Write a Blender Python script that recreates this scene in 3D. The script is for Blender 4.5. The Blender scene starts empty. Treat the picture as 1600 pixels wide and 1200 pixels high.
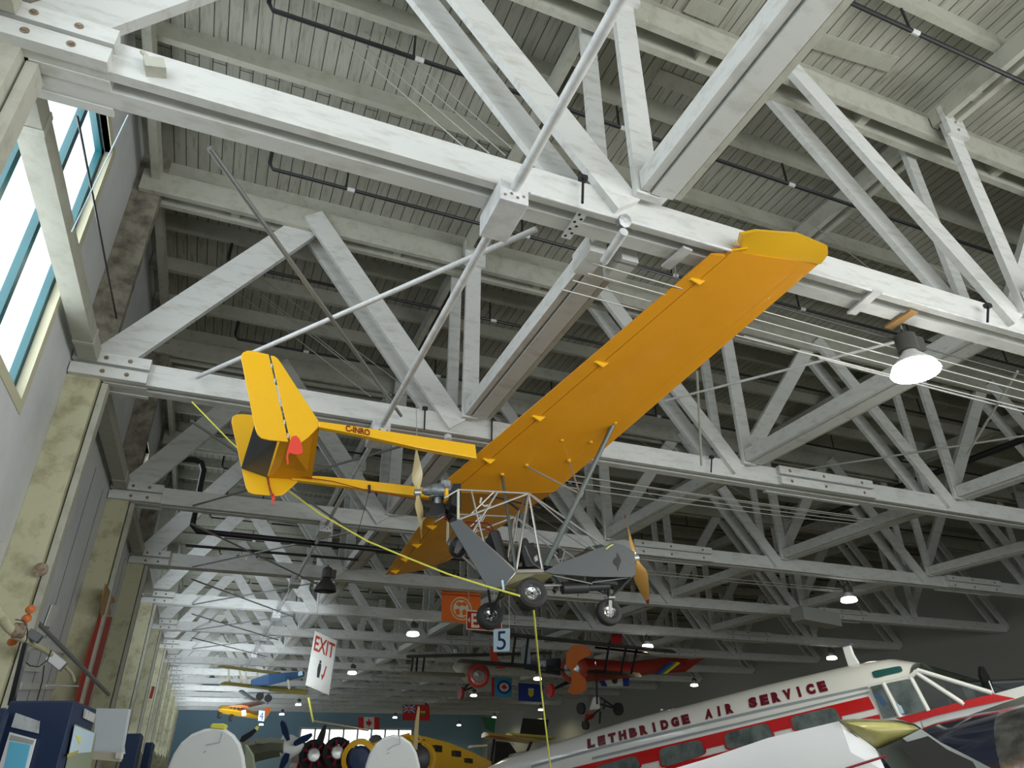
import bpy, math, random
from mathutils import Vector, Matrix
random.seed(7)
sc = bpy.context.scene
COL = sc.collection
PI = math.pi
V = Vector
# ------------------------------------------------------------------ camera frame (eye at the origin, floor 1.6 m below)
F_PX = 1090.0
_d = V((-500.0, -595.0, -F_PX)).normalized()
_t = V((3000.0, -570.0, -F_PX))
_t = (_t - _d * _t.dot(_d)).normalized()
_u = _t.cross(_d)
def towards(x, y):
    c = V((x - 800.0, 600.0 - y, -F_PX))
    return V((_t.dot(c), _d.dot(c), _u.dot(c)))
def at(x, y, D): return towards(x, y) * (D / F_PX)          # a point D metres ahead of the camera
def at_z(x, y, z): r = towards(x, y); return r * (z / r.z)
def at_y(x, y, yy): r = towards(x, y); return r * (yy / r.y)
def at_x(x, y, xx): r = towards(x, y); return r * (xx / r.x)
FLOOR = -1.6

# ------------------------------------------------------------------ mesh helpers
class MB:
    def __init__(self): self.v = []; self.f = []
    def add(self, vs, fs):
        n = len(self.v); self.v += [V(p) for p in vs]; self.f += [[i + n for i in f] for f in fs]; return self
    def box(self, lo, hi):
        (a, b, c), (d, e, f) = lo, hi
        return self.add([(a,b,c),(d,b,c),(d,e,c),(a,e,c),(a,b,f),(d,b,f),(d,e,f),(a,e,f)],
                        [[0,3,2,1],[4,5,6,7],[0,1,5,4],[1,2,6,5],[2,3,7,6],[3,0,4,7]])
    def obox(self, c, ax, ay, az):
        c = V(c); ax = V(ax); ay = V(ay); az = V(az)
        vs = [c + ax*i + ay*j + az*k for k in (-1,1) for (i,j) in ((-1,-1),(1,-1),(1,1),(-1,1))]
        return self.add(vs, [[0,3,2,1],[4,5,6,7],[0,1,5,4],[1,2,6,5],[2,3,7,6],[3,0,4,7]])
    def beam(self, p, q, w, t, side=(0,1,0)):
        """rectangular timber from p to q; w measured across, t measured along 'side'"""
        p = V(p); q = V(q); a = (q - p); s = V(side); s = (s - a*s.dot(a)/a.length_squared).normalized()
        n = a.normalized().cross(s)
        return self.obox((p+q)/2, a/2, s*(t/2), n*(w/2))
    def tube(self, pts, r, n=8, cap=True):
        pts = [V(p) for p in pts]; rs = r if isinstance(r, (list, tuple)) else [r]*len(pts)
        rings = []; prev = None
        for i, p in enumerate(pts):
            a = (pts[min(i+1, len(pts)-1)] - pts[max(i-1, 0)]).normalized()
            if prev is None:
                s = a.cross(V((0,0,1)));
                if s.length < .1: s = a.cross(V((1,0,0)))
                s.normalize()
            else: s = (prev - a*prev.dot(a)).normalized()
            prev = s; b = a.cross(s)
            rings.append([p + (s*math.cos(2*PI*k/n) + b*math.sin(2*PI*k/n))*rs[i] for k in range(n)])
        return self.loft(rings, cap)
    def loft(self, rings, cap=True, closed=True):
        n = len(rings[0]); vs = [p for r in rings for p in r]; fs = []
        for i in range(len(rings)-1):
            for k in range(n if closed else n-1):
                fs.append([i*n+k, i*n+(k+1)%n, (i+1)*n+(k+1)%n, (i+1)*n+k])
        if cap: fs.append(list(range(n))[::-1]); fs.append([(len(rings)-1)*n+k for k in range(n)])
        return self.add(vs, fs)
    def lathe(self, c, axis, prof, n=20, cap=False):
        """prof: (distance along axis, radius)"""
        c = V(c); a = V(axis).normalized(); s = a.cross(V((0,0,1)))
        if s.length < .1: s = a.cross(V((1,0,0)))
        s.normalize(); b = a.cross(s)
        return self.loft([[c + a*h + (s*math.cos(2*PI*k/n) + b*math.sin(2*PI*k/n))*max(r,1e-4) for k in range(n)] for h, r in prof], cap)
    def slab(self, poly, off):
        """closed outline poly thickened by the vector off (centred)"""
        o = V(off)/2; n = len(poly); a = [V(p)-o for p in poly]; b = [V(p)+o for p in poly]
        return self.add(a+b, [list(range(n))[::-1], list(range(n, 2*n))] + [[i, (i+1)%n, (i+1)%n+n, i+n] for i in range(n)])
    def face(self, poly): return self.add(poly, [list(range(len(poly)))])
    def build(self, name, mat, parent=None, loc=None, smooth=False, bevel=0):
        base = V(loc) if loc is not None else (WORLD.get(parent.name, V((0,0,0))) if parent else V((0,0,0)))
        m = bpy.data.meshes.new(name)
        m.from_pydata([p - base for p in self.v], [], self.f)
        m.update()
        import bmesh
        bm = bmesh.new(); bm.from_mesh(m); bmesh.ops.recalc_face_normals(bm, faces=bm.faces); bm.to_mesh(m); bm.free()
        if smooth:
            for p in m.polygons: p.use_smooth = True
            m.set_sharp_from_angle(angle=math.radians(38))
        m.materials.append(M[mat] if isinstance(mat, str) else mat)
        o = bpy.data.objects.new(name, m); COL.objects.link(o)
        if parent: o.parent = parent
        if loc is not None or not parent: o.location = base
        WORLD[o.name] = base
        if bevel:
            b = o.modifiers.new('bevel', 'BEVEL'); b.width = bevel; b.segments = 2; b.limit_method = 'ANGLE'
        return o
WORLD = {}
def tag(o, label=None, cat=None, group=None, kind=None):
    if label: o['label'] = label
    if cat: o['category'] = cat
    if group: o['group'] = group
    if kind: o['kind'] = kind
    return o
def thing(name, loc, label, cat, group=None):
    o = bpy.data.objects.new(name, None); COL.objects.link(o); o.location = V(loc); o.empty_display_size = .2
    WORLD[o.name] = V(loc); return tag(o, label, cat, group)
def copy_tree(o, off=(0,0,0), parent=None):
    c = o.copy(); COL.objects.link(c); WORLD[c.name] = WORLD.get(o.name, V((0,0,0))) + V(off)
    if parent is None: c.location = o.location + V(off)
    else: c.parent = parent
    for ch in list(o.children): copy_tree(ch, off, c)
    return c
def text_mesh(s, size=1.0, bold=0.0, sx=1.0):
    """flat lettering, points (x,y) with the baseline at y=0"""
    cu = bpy.data.curves.new('t', 'FONT'); cu.body = s; cu.size = size; cu.offset = bold; cu.resolution_u = 3
    ob = bpy.data.objects.new('t', cu); COL.objects.link(ob)
    dg = bpy.context.evaluated_depsgraph_get(); me = bpy.data.meshes.new_from_object(ob.evaluated_get(dg))
    vs = [(v.co.x*sx, v.co.y) for v in me.vertices]; fs = [list(p.vertices) for p in me.polygons]
    bpy.data.objects.remove(ob); bpy.data.curves.remove(cu); bpy.data.meshes.remove(me)
    x0 = min(p[0] for p in vs); x1 = max(p[0] for p in vs); y0 = min(p[1] for p in vs); y1 = max(p[1] for p in vs)
    return vs, fs, (x0, x1, y0, y1)
def lettering(s, origin, right, up, width, height, mat, parent, out, bold=0.0, name='lettering'):
    """text fitted in a width x height box whose lower left corner is origin"""
    vs, fs, (x0, x1, y0, y1) = text_mesh(s, 1.0, bold)
    o = V(origin); r = V(right).normalized(); u = V(up).normalized(); n = V(out)
    m = MB(); m.add([o + r*((x-x0)/(x1-x0)*width) + u*((y-y0)/(y1-y0)*height) + n for x, y in vs], fs)
    return m.build(name, mat, parent)
def sag(a, b, s, n=10):
    return [V(a).lerp(V(b), i/n) - V((0,0,1))*s*4*(i/n)*(1-i/n) for i in range(n+1)]
# ------------------------------------------------------------------ materials
M = {}
def mat(name, col, rough=.6, metal=0, spec=.5, emit=None, es=1, noise=None, bump=0, alpha=1, trans=0, coat=0, scale=(1,1,1), sub=0):
    """noise = (scale, second colour, low, high) mottles the paint with wear"""
    m = bpy.data.materials.new(name); m.use_nodes = True; nt = m.node_tree; N = nt.nodes; L = nt.links
    b = N['Principled BSDF']; b.inputs['Base Color'].default_value = (*col, 1)
    b.inputs['Roughness'].default_value = rough; b.inputs['Metallic'].default_value = metal
    b.inputs['Specular IOR Level'].default_value = spec
    if coat: b.inputs['Coat Weight'].default_value = coat
    if trans: b.inputs['Transmission Weight'].default_value = trans
    if alpha < 1: b.inputs['Alpha'].default_value = alpha
    if emit: b.inputs['Emission Color'].default_value = (*emit, 1); b.inputs['Emission Strength'].default_value = es
    if noise or bump:
        tc = N.new('ShaderNodeTexCoord'); mp = N.new('ShaderNodeMapping'); mp.inputs['Scale'].default_value = scale
        L.new(tc.outputs['Object'], mp.inputs['Vector'])
        no = N.new('ShaderNodeTexNoise'); no.inputs['Scale'].default_value = noise[0] if noise else 8
        no.inputs['Detail'].default_value = 6; no.inputs['Roughness'].default_value = .65
        L.new(mp.outputs[0], no.inputs['Vector'])
        if noise:
            r = N.new('ShaderNodeValToRGB'); r.color_ramp.elements[0].position = noise[2]; r.color_ramp.elements[1].position = noise[3]
            r.color_ramp.elements[0].color = (*noise[1], 1); r.color_ramp.elements[1].color = (*col, 1)
            L.new(no.outputs['Fac'], r.inputs[0]); L.new(r.outputs[0], b.inputs['Base Color'])
        if bump:
            bp = N.new('ShaderNodeBump'); bp.inputs['Strength'].default_value = bump; bp.inputs['Distance'].default_value = .02
            L.new(no.outputs['Fac'], bp.inputs['Height']); L.new(bp.outputs[0], b.inputs['Normal'])
    M[name] = m; return m
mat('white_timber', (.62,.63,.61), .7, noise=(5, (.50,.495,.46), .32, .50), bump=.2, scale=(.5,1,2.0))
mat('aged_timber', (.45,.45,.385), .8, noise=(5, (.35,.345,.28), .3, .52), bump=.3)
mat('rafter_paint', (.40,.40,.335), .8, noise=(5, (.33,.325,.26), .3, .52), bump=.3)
mat('column_paint', (.50,.49,.33), .75, noise=(3.0, (.30,.27,.16), .3, .52), bump=.3)
mat('post_grime', (.30,.28,.22), .8, noise=(4.0, (.12,.105,.08), .35, .6), bump=.3)
mat('wall_paint', (.64,.66,.67), .7, noise=(1.2, (.56,.58,.59), .3, .6))
mat('wall_far_blue', (.24,.40,.52), .7)
mat('wall_dark', (.34,.345,.32), .8)
mat('floor_paint', (.30,.29,.23), .5, noise=(.8, (.25,.24,.19), .3, .6))
mat('teal_frame', (.008,.085,.10), .35)
mat('cream_trim', (.55,.53,.38), .6)
mat('black_pipe', (.015,.015,.018), .4)
mat('steel_white', (.68,.69,.68), .4, noise=(5, (.5,.5,.52), .3, .6))
mat('steel_grey', (.33,.34,.34), .4, .6)
mat('rust_bolt', (.30,.24,.18), .7, noise=(20, (.14,.09,.05), .35, .6))
mat('cable', (.42,.42,.38), .5, .3)
mat('yellow_rope', (.80,.78,.12), .6)
mat('yellow_fabric', (.66,.275,.006), .40, spec=.45, noise=(1.3, (.60,.245,.005), .3, .6), coat=.15)
mat('yellow_paint', (.84,.46,.012), .3, coat=.3)
mat('fuse_grey', (.085,.095,.105), .5)
mat('pod_olive', (.16,.15,.07), .6)
mat('alu', (.42,.43,.43), .35, .7)
mat('strut_grey', (.10,.115,.11), .4, .4)
mat('engine_alu', (.30,.34,.37), .4, .6, noise=(14, (.12,.13,.14), .3, .6))
mat('black_rubber', (.022,.022,.023), .7)
mat('black_part', (.018,.019,.022), .45)
mat('prop_wood', (.62,.50,.26), .35, coat=.4)
mat('prop_amber', (.55,.30,.07), .3, coat=.5)
mat('red_paint', (.30,.02,.012), .4)
mat('red_ribbon', (.75,.06,.03), .6)
mat('orange_cloth', (.80,.16,.02), .7)
mat('cloth_white', (.72,.72,.68), .8, noise=(3, (.64,.63,.58), .3, .6))
mat('sign_blue', (.55,.72,.85), .6)
mat('navy', (.012,.03,.09), .5)
mat('case_blue', (.012,.028,.075), .55)
mat('screen_blue', (.10,.35,.48), .3, emit=(.1,.36,.5), es=.25)
mat('paper', (.55,.57,.58), .6, noise=(9, (.35,.37,.38), .4, .55))
mat('beech_white', (.86,.87,.86), .22, coat=.6)
mat('wing_white', (.92,.93,.95), .25, coat=.5)
mat('beech_red', (.60,.012,.015), .2, coat=.6)
mat('maroon', (.16,.006,.02), .4)
mat('stripe_grey', (.33,.38,.42), .4)
mat('glass_dark', (.16,.20,.20), .12, coat=.6, noise=(3.0,(.06,.085,.085),.35,.6))
mat('glass_teal', (.02,.10,.10), .12)
mat('lens_yellow', (.40,.37,.14), .45, coat=.1, noise=(4,(.3,.28,.08),.3,.6))
mat('chrome', (.50,.51,.52), .22, 1, noise=(6, (.25,.25,.26), .35, .6))
mat('dark_gloss', (.012,.016,.035), .15, coat=.5)
mat('tail_white', (.80,.83,.84), .35, noise=(2,(.72,.75,.76),.3,.55))
mat('grey_green', (.30,.34,.24), .4)
mat('cub_yellow', (.80,.45,.02), .35, coat=.3)
mat('dull_yellow', (.48,.42,.10), .5)
mat('blue_fabric', (.05,.12,.26), .5)
mat('slate', (.10,.12,.17), .5)
mat('cream_fabric', (.55,.52,.40), .6)
mat('cowl_red', (.45,.05,.03), .35, coat=.3)
mat('prop_orange', (.62,.17,.04), .45, coat=.2)
mat('flag_red', (.60,.02,.02), .7)
mat('flag_blue', (.02,.05,.30), .7)
mat('flag_sky', (.05,.35,.60), .7)
mat('flag_yellow', (.75,.60,.03), .7)
mat('flag_green', (.04,.22,.10), .7)
mat('red_sign', (.38,.01,.015), .5)
mat('sign_cream', (.72,.66,.45), .6)
mat('banner_red', (.40,.035,.01), .7)
mat('dust_brown', (.36,.20,.07), .7)
mat('box_grey', (.40,.41,.39), .6)
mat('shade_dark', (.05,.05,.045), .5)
mat('lamp_glow', (1,1,1), .5, emit=(1,.99,.93), es=22)
mat('lamp_glow_far', (1,1,1), .5, emit=(1,.98,.93), es=9)
mat('panel_light', (.60,.65,.70), .6)
# window panes: thin clear glass
def pane(name, a, tint=(1,1,1)):
    m = bpy.data.materials.new(name); m.use_nodes = True; nt = m.node_tree; N = nt.nodes; L = nt.links
    N.remove(N['Principled BSDF']); g = N.new('ShaderNodeBsdfGlossy'); g.inputs['Roughness'].default_value = .05
    t = N.new('ShaderNodeBsdfTransparent'); t.inputs[0].default_value = (*tint, 1); x = N.new('ShaderNodeMixShader'); x.inputs[0].default_value = a
    L.new(t.outputs[0], x.inputs[1]); L.new(g.outputs[0], x.inputs[2]); L.new(x.outputs[0], N['Material Output'].inputs[0]); M[name] = m
pane('pane', .05); pane('canopy', .16, (.55,.62,.60)); pane('prop_cover', .10, (.74,.58,.42))
# roof boards laid along the hall
def boards():
    m = bpy.data.materials.new('roof_boards'); m.use_nodes = True; nt = m.node_tree; N = nt.nodes; L = nt.links
    b = N['Principled BSDF']; b.inputs['Roughness'].default_value = .85
    tc = N.new('ShaderNodeTexCoord'); mp = N.new('ShaderNodeMapping'); mp.inputs['Rotation'].default_value = (0,0,PI/2)
    L.new(tc.outputs['Object'], mp.inputs['Vector'])
    br = N.new('ShaderNodeTexBrick'); br.offset = .37; br.inputs['Scale'].default_value = 1
    br.inputs['Brick Width'].default_value = 21; br.inputs['Row Height'].default_value = .185
    br.inputs['Mortar Size'].default_value = .0075; br.inputs['Mortar Smooth'].default_value = .3
    br.inputs['Color1'].default_value = (.39,.39,.335,1); br.inputs['Color2'].default_value = (.34,.34,.285,1); br.inputs['Mortar'].default_value = (.05,.05,.045,1)
    L.new(mp.outputs[0], br.inputs['Vector'])
    mp2 = N.new('ShaderNodeMapping'); mp2.inputs['Scale'].default_value = (9, .9, 1); L.new(tc.outputs['Object'], mp2.inputs['Vector'])
    no = N.new('ShaderNodeTexNoise'); no.inputs['Scale'].default_value = 1.6; no.inputs['Detail'].default_value = 8; no.inputs['Roughness'].default_value = .75
    L.new(mp2.outputs[0], no.inputs['Vector'])
    r = N.new('ShaderNodeValToRGB'); r.color_ramp.elements[0].position = .30; r.color_ramp.elements[1].position = .50
    r.color_ramp.elements[0].color = (.42,.40,.30,1); r.color_ramp.elements[1].color = (1,1,1,1); L.new(no.outputs['Fac'], r.inputs[0])
    mx = N.new('ShaderNodeMix'); mx.data_type = 'RGBA'; mx.blend_type = 'MULTIPLY'; mx.inputs[0].default_value = .8
    L.new(br.outputs['Color'], mx.inputs[6]); L.new(r.outputs[0], mx.inputs[7]); L.new(mx.outputs[2], b.inputs['Base Color'])
    bp = N.new('ShaderNodeBump'); bp.inputs['Strength'].default_value = .6; bp.inputs['Distance'].default_value = .02; bp.invert = True
    L.new(br.outputs['Fac'], bp.inputs['Height']); L.new(bp.outputs[0], b.inputs['Normal']); M['roof_boards'] = m
boards()
# ------------------------------------------------------------------ the hall
Y1, BAY = 4.47, 5.46
NT = 15
XL, XR = -2.5, 31.1
YN, YF = -6.2, 87.0
TOPZ = 8.95
def ty(k): return Y1 + BAY*(k-1)
o = MB().box((XL-.3, YN-.3, FLOOR-.1), (XR+.3, YF+.3, FLOOR)).build('floor', 'floor_paint', loc=(0,0,FLOOR)); tag(o, 'painted concrete floor of the hangar', 'floor', kind='structure')
ceiling = MB().box((XL-.3, YN-.3, TOPZ), (XR+.3, YF+.3, TOPZ+.2)).build('ceiling', 'roof_boards', loc=(0,0,TOPZ)); tag(ceiling, 'weathered white boarded roof of the hangar', 'ceiling', kind='structure')
# left wall with the window openings
WIN = []                                   # (y0,y1,z0,z1)
for k in range(0, 15):
    if k == 2: continue
    a = ty(k)
    if k == 1: WIN.append((a+.75, a+4.06, 3.62, 7.45))
    elif k == 0: WIN.append((a+1.2, a+4.5, 3.62, 7.45))
    else: WIN.append((a+1.4, a+4.2, 5.3, 7.3))
wl = MB()
ys = YN
def wpiece(y0, y1, z0, z1):
    wl.box((XL-.22, y0, z0), (XL, y1, z1))
prev = YN
for (a, b, c, d) in WIN:
    wpiece(prev, a, FLOOR, TOPZ); wpiece(a, b, FLOOR, c); wpiece(a, b, d, TOPZ); prev = b
wpiece(prev, YF, FLOOR, TOPZ)
wall_left = wl.build('wall_left', 'wall_paint', loc=(XL,0,0)); tag(wall_left, 'pale grey panelled side wall', 'wall', kind='structure')
for i, (a, b, c, d) in enumerate(WIN[:8]):
    fr = MB(); x0, x1 = XL-.17, XL-.09
    w = .1
    fr.box((x0,a,c),(x1,a+w,d)).box((x0,b-w,c),(x1,b,d)).box((x0,a,c),(x1,b,c+w)).box((x0,a,d-w),(x1,b,d))
    n = 3
    for j in range(1, n): yy = a + (b-a)*j/n; fr.box((x0,yy-.05,c),(x1,yy+.05,d))
    fo = fr.build('window_%d' % (i+1), 'teal_frame', loc=(XL,a,c)); tag(fo, 'teal framed clerestory window in the side wall', 'window', kind='structure')
    MB().box((XL-.135,a+w,c+w),(XL-.13,b-w,d-w)).build('pane', 'pane', fo)
    tr = MB(); tr.box((XL-.08,b-.015,c),(XL+.012,b+.13,d+.13)).box((XL-.08,a-.13,c-.13),(XL+.012,b+.13,c)).box((XL-.08,a-.13,d),(XL+.012,b,d+.13)).box((XL-.08,a-.13,c),(XL+.012,a+.0,d))
    tr.build('window_trim', 'cream_trim', fo)
# columns, two posts each carries a truss
for k in range(1, 17):
    y = ty(k)
    if y > YF-1: break
    c = MB().box((XL+.003, y, FLOOR), (XL+.4, y+.34, 4.70)).build('column', 'column_paint' if k > 1 else 'aged_timber', wall_left)
    if k <= 8:
        MB().box((XL+.42, y+.1, FLOOR), (XL+.50, y+.30, 4.68)).build('column_flange', 'aged_timber', wall_left)
    MB().box((XL+.003, y+.10, 5.05), (XL+.42, y+.26, TOPZ)).build('upper_post', 'post_grime' if k < 5 else 'aged_timber', wall_left)
w = MB().box((XL, YF, FLOOR), (XR, YF+.2, TOPZ)).build('wall_far', 'wall_far_blue', loc=(0,YF,0)); tag(w, 'pale blue end wall with a wide window band', 'wall', kind='structure')
w = MB().box((XR, YN, FLOOR), (XR+.2, YF, TOPZ)).build('wall_right', 'wall_dark', loc=(XR,0,0)); tag(w, 'dim grey side wall behind the parked aircraft', 'wall', kind='structure')
w = MB(); w.box((XL, YN-.2, FLOOR), (XR, YN, 0)); w.box((XL, YN-.2, 4.5), (XR, YN, TOPZ)); w.box((XL, YN-.2, 0), (0, YN, 4.5)); w.box((16, YN-.2, 0), (XR, YN, 4.5))
w = w.build('wall_near', 'wall_paint', loc=(0,YN,0)); tag(w, 'near end wall with a large glazed opening', 'wall', kind='structure')
# far end window band
fw = at_y(470,1138,YF); fe = at_y(642,1167,YF)
wb = MB()
for i in range(9):
    x = fw.x + (fe.x-fw.x)*i/8
    wb.box((x-.09, YF-.14, fe.z), (x+.09, YF-.04, fw.z))
wb.box((fw.x-.1, YF-.14, fw.z-.1), (fe.x+.1, YF-.04, fw.z+.1)).box((fw.x-.1, YF-.14, fe.z-.1), (fe.x+.1, YF-.04, fe.z+.1))
wf = wb.build('window_20', 'cloth_white', loc=(fw.x,YF,fe.z)); tag(wf, 'bright window band high in the far end wall', 'window', kind='structure')
mat('daylight', (1,1,1), .5, emit=(.9,.97,1), es=1.6)
MB().box((fw.x, YF-.03, fe.z), (fe.x, YF-.02, fw.z)).build('pane', 'daylight', wf)

# rafters and the doubled purlins that carry them
for k in range(0, 15):
    for j in range(4):
        y = ty(k) + .20 + BAY*j/4
        if not (YN+.3 < y < YF-.3): continue
        if y > 3 or k == 0:
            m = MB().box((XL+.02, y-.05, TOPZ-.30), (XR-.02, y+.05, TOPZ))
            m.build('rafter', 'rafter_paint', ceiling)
for (a, b) in (((1272,62),(1396,101)), ((1025,118),(1115,152)), ((1075,5),(1130,28))):
    p = at_z(*a, 8.93); q = at_z(*b, 8.93); dd = (q-p)/2; s = dd.cross(V((0,0,1))).normalized()*.12
    MB().obox((p+q)/2, dd, s, V((0,0,.015))).build('roof_patch', 'rafter_paint', ceiling)
for k in range(2, 9):
    for f in (.42, .66, .88):
        yy = ty(k) + BAY*f; MB().box((XL-.001, yy-.012, FLOOR), (XL+.004, yy+.012, 4.66)).build('panel_seam', 'shade_dark', wall_left)
BN = [XL + 5.6*i for i in range(7)]
for i in (1,2,3,4,5):
    for k in range(0, 6):
        m = MB(); x = BN[i]
        y0 = ty(k)+.40; y1 = ty(k+1)-.02
        m.box((x-.05, y0, 8.33), (x+.05, y1, 8.64)).box((x+.17, y0, 8.33), (x+.26, y1, 8.64))
        for yy in (y0+.6, (y0+y1)/2, y1-.6): m.box((x+.05, yy-.08, 8.4), (x+.17, yy+.08, 8.6))
        m.build('purlin', 'aged_timber', ceiling)
m = MB().box((XL+.24, YN+.3, 8.38), (XL+.36, YF-.3, 8.64)).build('eaves_beam', 'aged_timber', ceiling)

# ------------------------------------------------------------------ roof trusses
def make_truss():
    y = Y1
    root = thing('roof_truss', (XL, y, 4.70), 'nearest white timber roof truss, its lower chord crossing the upper half of the view', 'roof truss', 'white timber roof trusses across the hangar')
    P = root
    MB().box((XL+.05, y, 4.70), (XR-.1, y+.09, 5.04)).build('bottom_chord', 'white_timber', P)
    MB().box((XL+.05, y+.20, 4.70), (XR-.1, y+.37, 5.04)).build('bottom_chord', 'white_timber', P)
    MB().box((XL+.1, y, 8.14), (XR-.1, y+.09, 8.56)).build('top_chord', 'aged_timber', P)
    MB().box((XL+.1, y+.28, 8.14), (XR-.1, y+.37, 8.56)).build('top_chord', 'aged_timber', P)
    for i in range(12):
        x = XL + 1.5 + i*2.8
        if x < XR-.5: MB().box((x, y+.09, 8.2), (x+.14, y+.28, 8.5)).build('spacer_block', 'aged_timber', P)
    MB().box((XL+.43, y+.372, 4.69), (-1.52, y+.46, 4.92)).box((XL+.43, y+.092, 4.69), (-1.52, y+.199, 4.99)).build('bearing_block', 'white_timber', P)
    for (x0, x1) in ((XL+.02, -1.52), (9.6, 12.0), (20.8, 23.2)):
        for (z0, z1) in ((4.895, 5.06), (4.685, 4.845)):
            s = MB().box((x0, y-.10, z0), (x1, y, z1)).build('splice_plate', 'white_timber', P)
            for xx in ([x0+.40, x0+.70] if x0 < 0 else [x0+.25, x0+1.1, x0+2.1]):
                MB().lathe((xx, y-.10, (z0+z1)/2), (0,-1,0), [(0,.032),(.006,.032),(.007,.016),(.022,.014),(.023,0)], 10).build('bolt', 'rust_bolt', s, smooth=True)
            if x0 > 0: MB().box((x0, y+.37, z0), (x1, y+.46, z1)).build('splice_plate', 'white_timber', P)
    for i in range(6):
        b0 = BN[i]; b1 = BN[i+1]; t = (b0+b1)/2
        zl, zt = 4.86, 8.36
        if i % 2 == 0:
            lo, hi, a2 = b0, b1, None
        # single compression web between the chord plies
        if i == 0:
            MB().beam((b0+.36, y+.145, zl+.14), (t+.02, y+.145, zt+.02), .46, .108).build('diagonal', 'white_timber', P)
        else:
            MB().beam((b0+.05, y+.145, zl), (t-.05, y+.145, zt), .30, .108).build('diagonal', 'white_timber', P)
        # double tension web outside the plies
        w = .34 if i == 0 else .30
        for (ya, yb) in ((y-.085, y-.001), (y+.371, y+.455)):
            MB().beam((t, (ya+yb)/2, zt+.05), (b1-.05, (ya+yb)/2, zl-.02), w, yb-ya).build('diagonal', 'white_timber', P)
        # verticals
        if 0 < i:
            for (ya, yb) in ((y+.095, y+.14), (y+.23, y+.30)):
                pass
            for dx in (-.06, .17):
                yy = y-.13 if dx > 0 else y+.50
            MB().box((b0+.0, y-.165, 4.95), (b0+.27, y-.087, 8.5)).build('vertical', 'white_timber', P)
            pc = MB().box((b0-.06, y-.235, 8.02), (b0+.33, y-.166, 8.58)).build('post_cap', 'white_timber', P)
            for q in range(3): MB().lathe((b0+.13, y-.236, 8.12+.16*q), (0,-1,0), [(0,.024),(.006,.022),(.02,.012),(.021,0)], 8).build('bolt', 'rust_bolt', pc)
            MB().box((b0-.10, y+.457, 4.95), (b0+.10, y+.535, 8.5)).build('vertical', 'white_timber', P)
    return root
truss = make_truss()
ORD = ['', 'nearest', 'second', 'third', 'fourth', 'fifth', 'sixth', 'seventh', 'eighth', 'ninth', 'tenth', 'eleventh', 'twelfth', 'thirteenth', 'fourteenth', 'fifteenth']
TR = {1: truss}
for k in range(2, NT+1):
    c = copy_tree(truss, (0, BAY*(k-1), 0)); TR[k] = c
    c['label'] = ['%s white timber roof truss counted from the camera' % ORD[k], 'second roof truss, its lower chord passing behind the upright yellow tail fins',
        'third roof truss, dim, crossing just above the grey aircraft nose', 'fourth roof truss, the brownish chord under the thick black pipe'][0 if k > 4 else k-1]

# lengthwise tie timbers between the trusses
def tie(x, k):
    y0 = ty(k)+.56; y1 = ty(k+1)-.18
    r = thing('tie_beam', (x, y0, 5.0), 'lengthwise tie timber', 'beam', 'lengthwise tie beams between roof trusses')
    MB().box((x+.04, y0, 4.98), (x+.13, y1, 5.22)).build('side_timber', 'white_timber', r)
    MB().box((x+.16, y0, 4.96), (x+.40, y1, 5.12)).build('centre_timber', 'white_timber', r)
    MB().box((x+.43, y0, 4.99), (x+.50, y1, 5.22)).build('side_timber', 'aged_timber', r)
    return r
BAYN = {0:'above and in front of the nearest truss', 1:'between the nearest and second trusses', 2:'between the second and third trusses', 3:'between the third and fourth trusses'}
COLN = {1:'first line of ties from the window wall', 2:'second line of ties from the window wall', 3:'third line of ties from the window wall', 4:'fourth line of ties from the window wall'}
for i in (0,1,2,3,4):
    for k in range(0, 13):
        if i == 0: continue
        t = tie(BN[i], k)
        t['label'] = 'white tie beam %s, %s' % (BAYN[k] if k in BAYN else 'behind the %s truss' % ORD[k], COLN[i])
# thick splice on the nearest tie beam
# blocks hanging under the nearest truss at its node, with end grain
# ------------------------------------------------------------------ timber, pipes and fittings around the trusses
# wall-side eaves ties
for k in range(0, 9):
    y0 = ty(k)+.60; y1 = ty(k+1)-.12
    r = thing('eaves_tie', (XL+.15, y0, 4.9), 'grey tie timber along the window wall %s' % (BAYN[k] if k in BAYN else 'behind the %s truss' % ORD[k]), 'beam', 'tie beams along the window wall')
    MB().box((XL+.10, y0, 4.88), (XL+.33, y1, 5.10)).build('timber', 'rafter_paint', r)  # darker paint puts the silhouette shade into the timber's colour
    for q in (.1, .9): MB().box((XL+.09, y0+(y1-y0)*q-.04, 4.872), (XL+.34, y0+(y1-y0)*q+.04, 5.11)).build('strap', 'aged_timber', r)
# white brace pipes along the hall with their brackets
for k in range(0, 8):
    x = 1.82; y0 = ty(k)+.50; y1 = ty(k+1)-.03
    MBp = MB().tube([(x, y0, 4.60), (x, y1, 4.60)], .046 if k < 2 else .04, 12)
    o = MBp.build('brace_pipe', 'steel_white', loc=(x, y0, 4.6), smooth=True)
    tag(o, 'white lengthwise brace pipe %s' % (BAYN[k] if k in BAYN else 'behind the %s truss' % ORD[k]), 'pipe', 'lengthwise brace pipes')
    MB().box((x-.14, y1-.06, 4.44), (x+.14, y1+.50, 4.69)).build('pipe_bracket', 'steel_white', o, bevel=.01)
    for q in range(4): MB().lathe((x-.09+.06*q, y1-.061, 4.50+.03*(q%2)), (0,-1,0), [(0,.016),(.006,.014),(.007,0)], 8).build('bracket_bolt', 'rust_bolt', o)
def rodthing(name, a, b, r, mt, label, cat, group=None):
    return tag(MB().tube([a, b], r, 10).build(name, mt, loc=V(a), smooth=True), label, cat, group)
rodthing('cross_brace', (2.36,5.10,4.88), (-.90,10.02-.2,4.90), .032, 'steel_white', 'white diagonal pipe crossing above the tall yellow tail fin', 'pipe')
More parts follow.
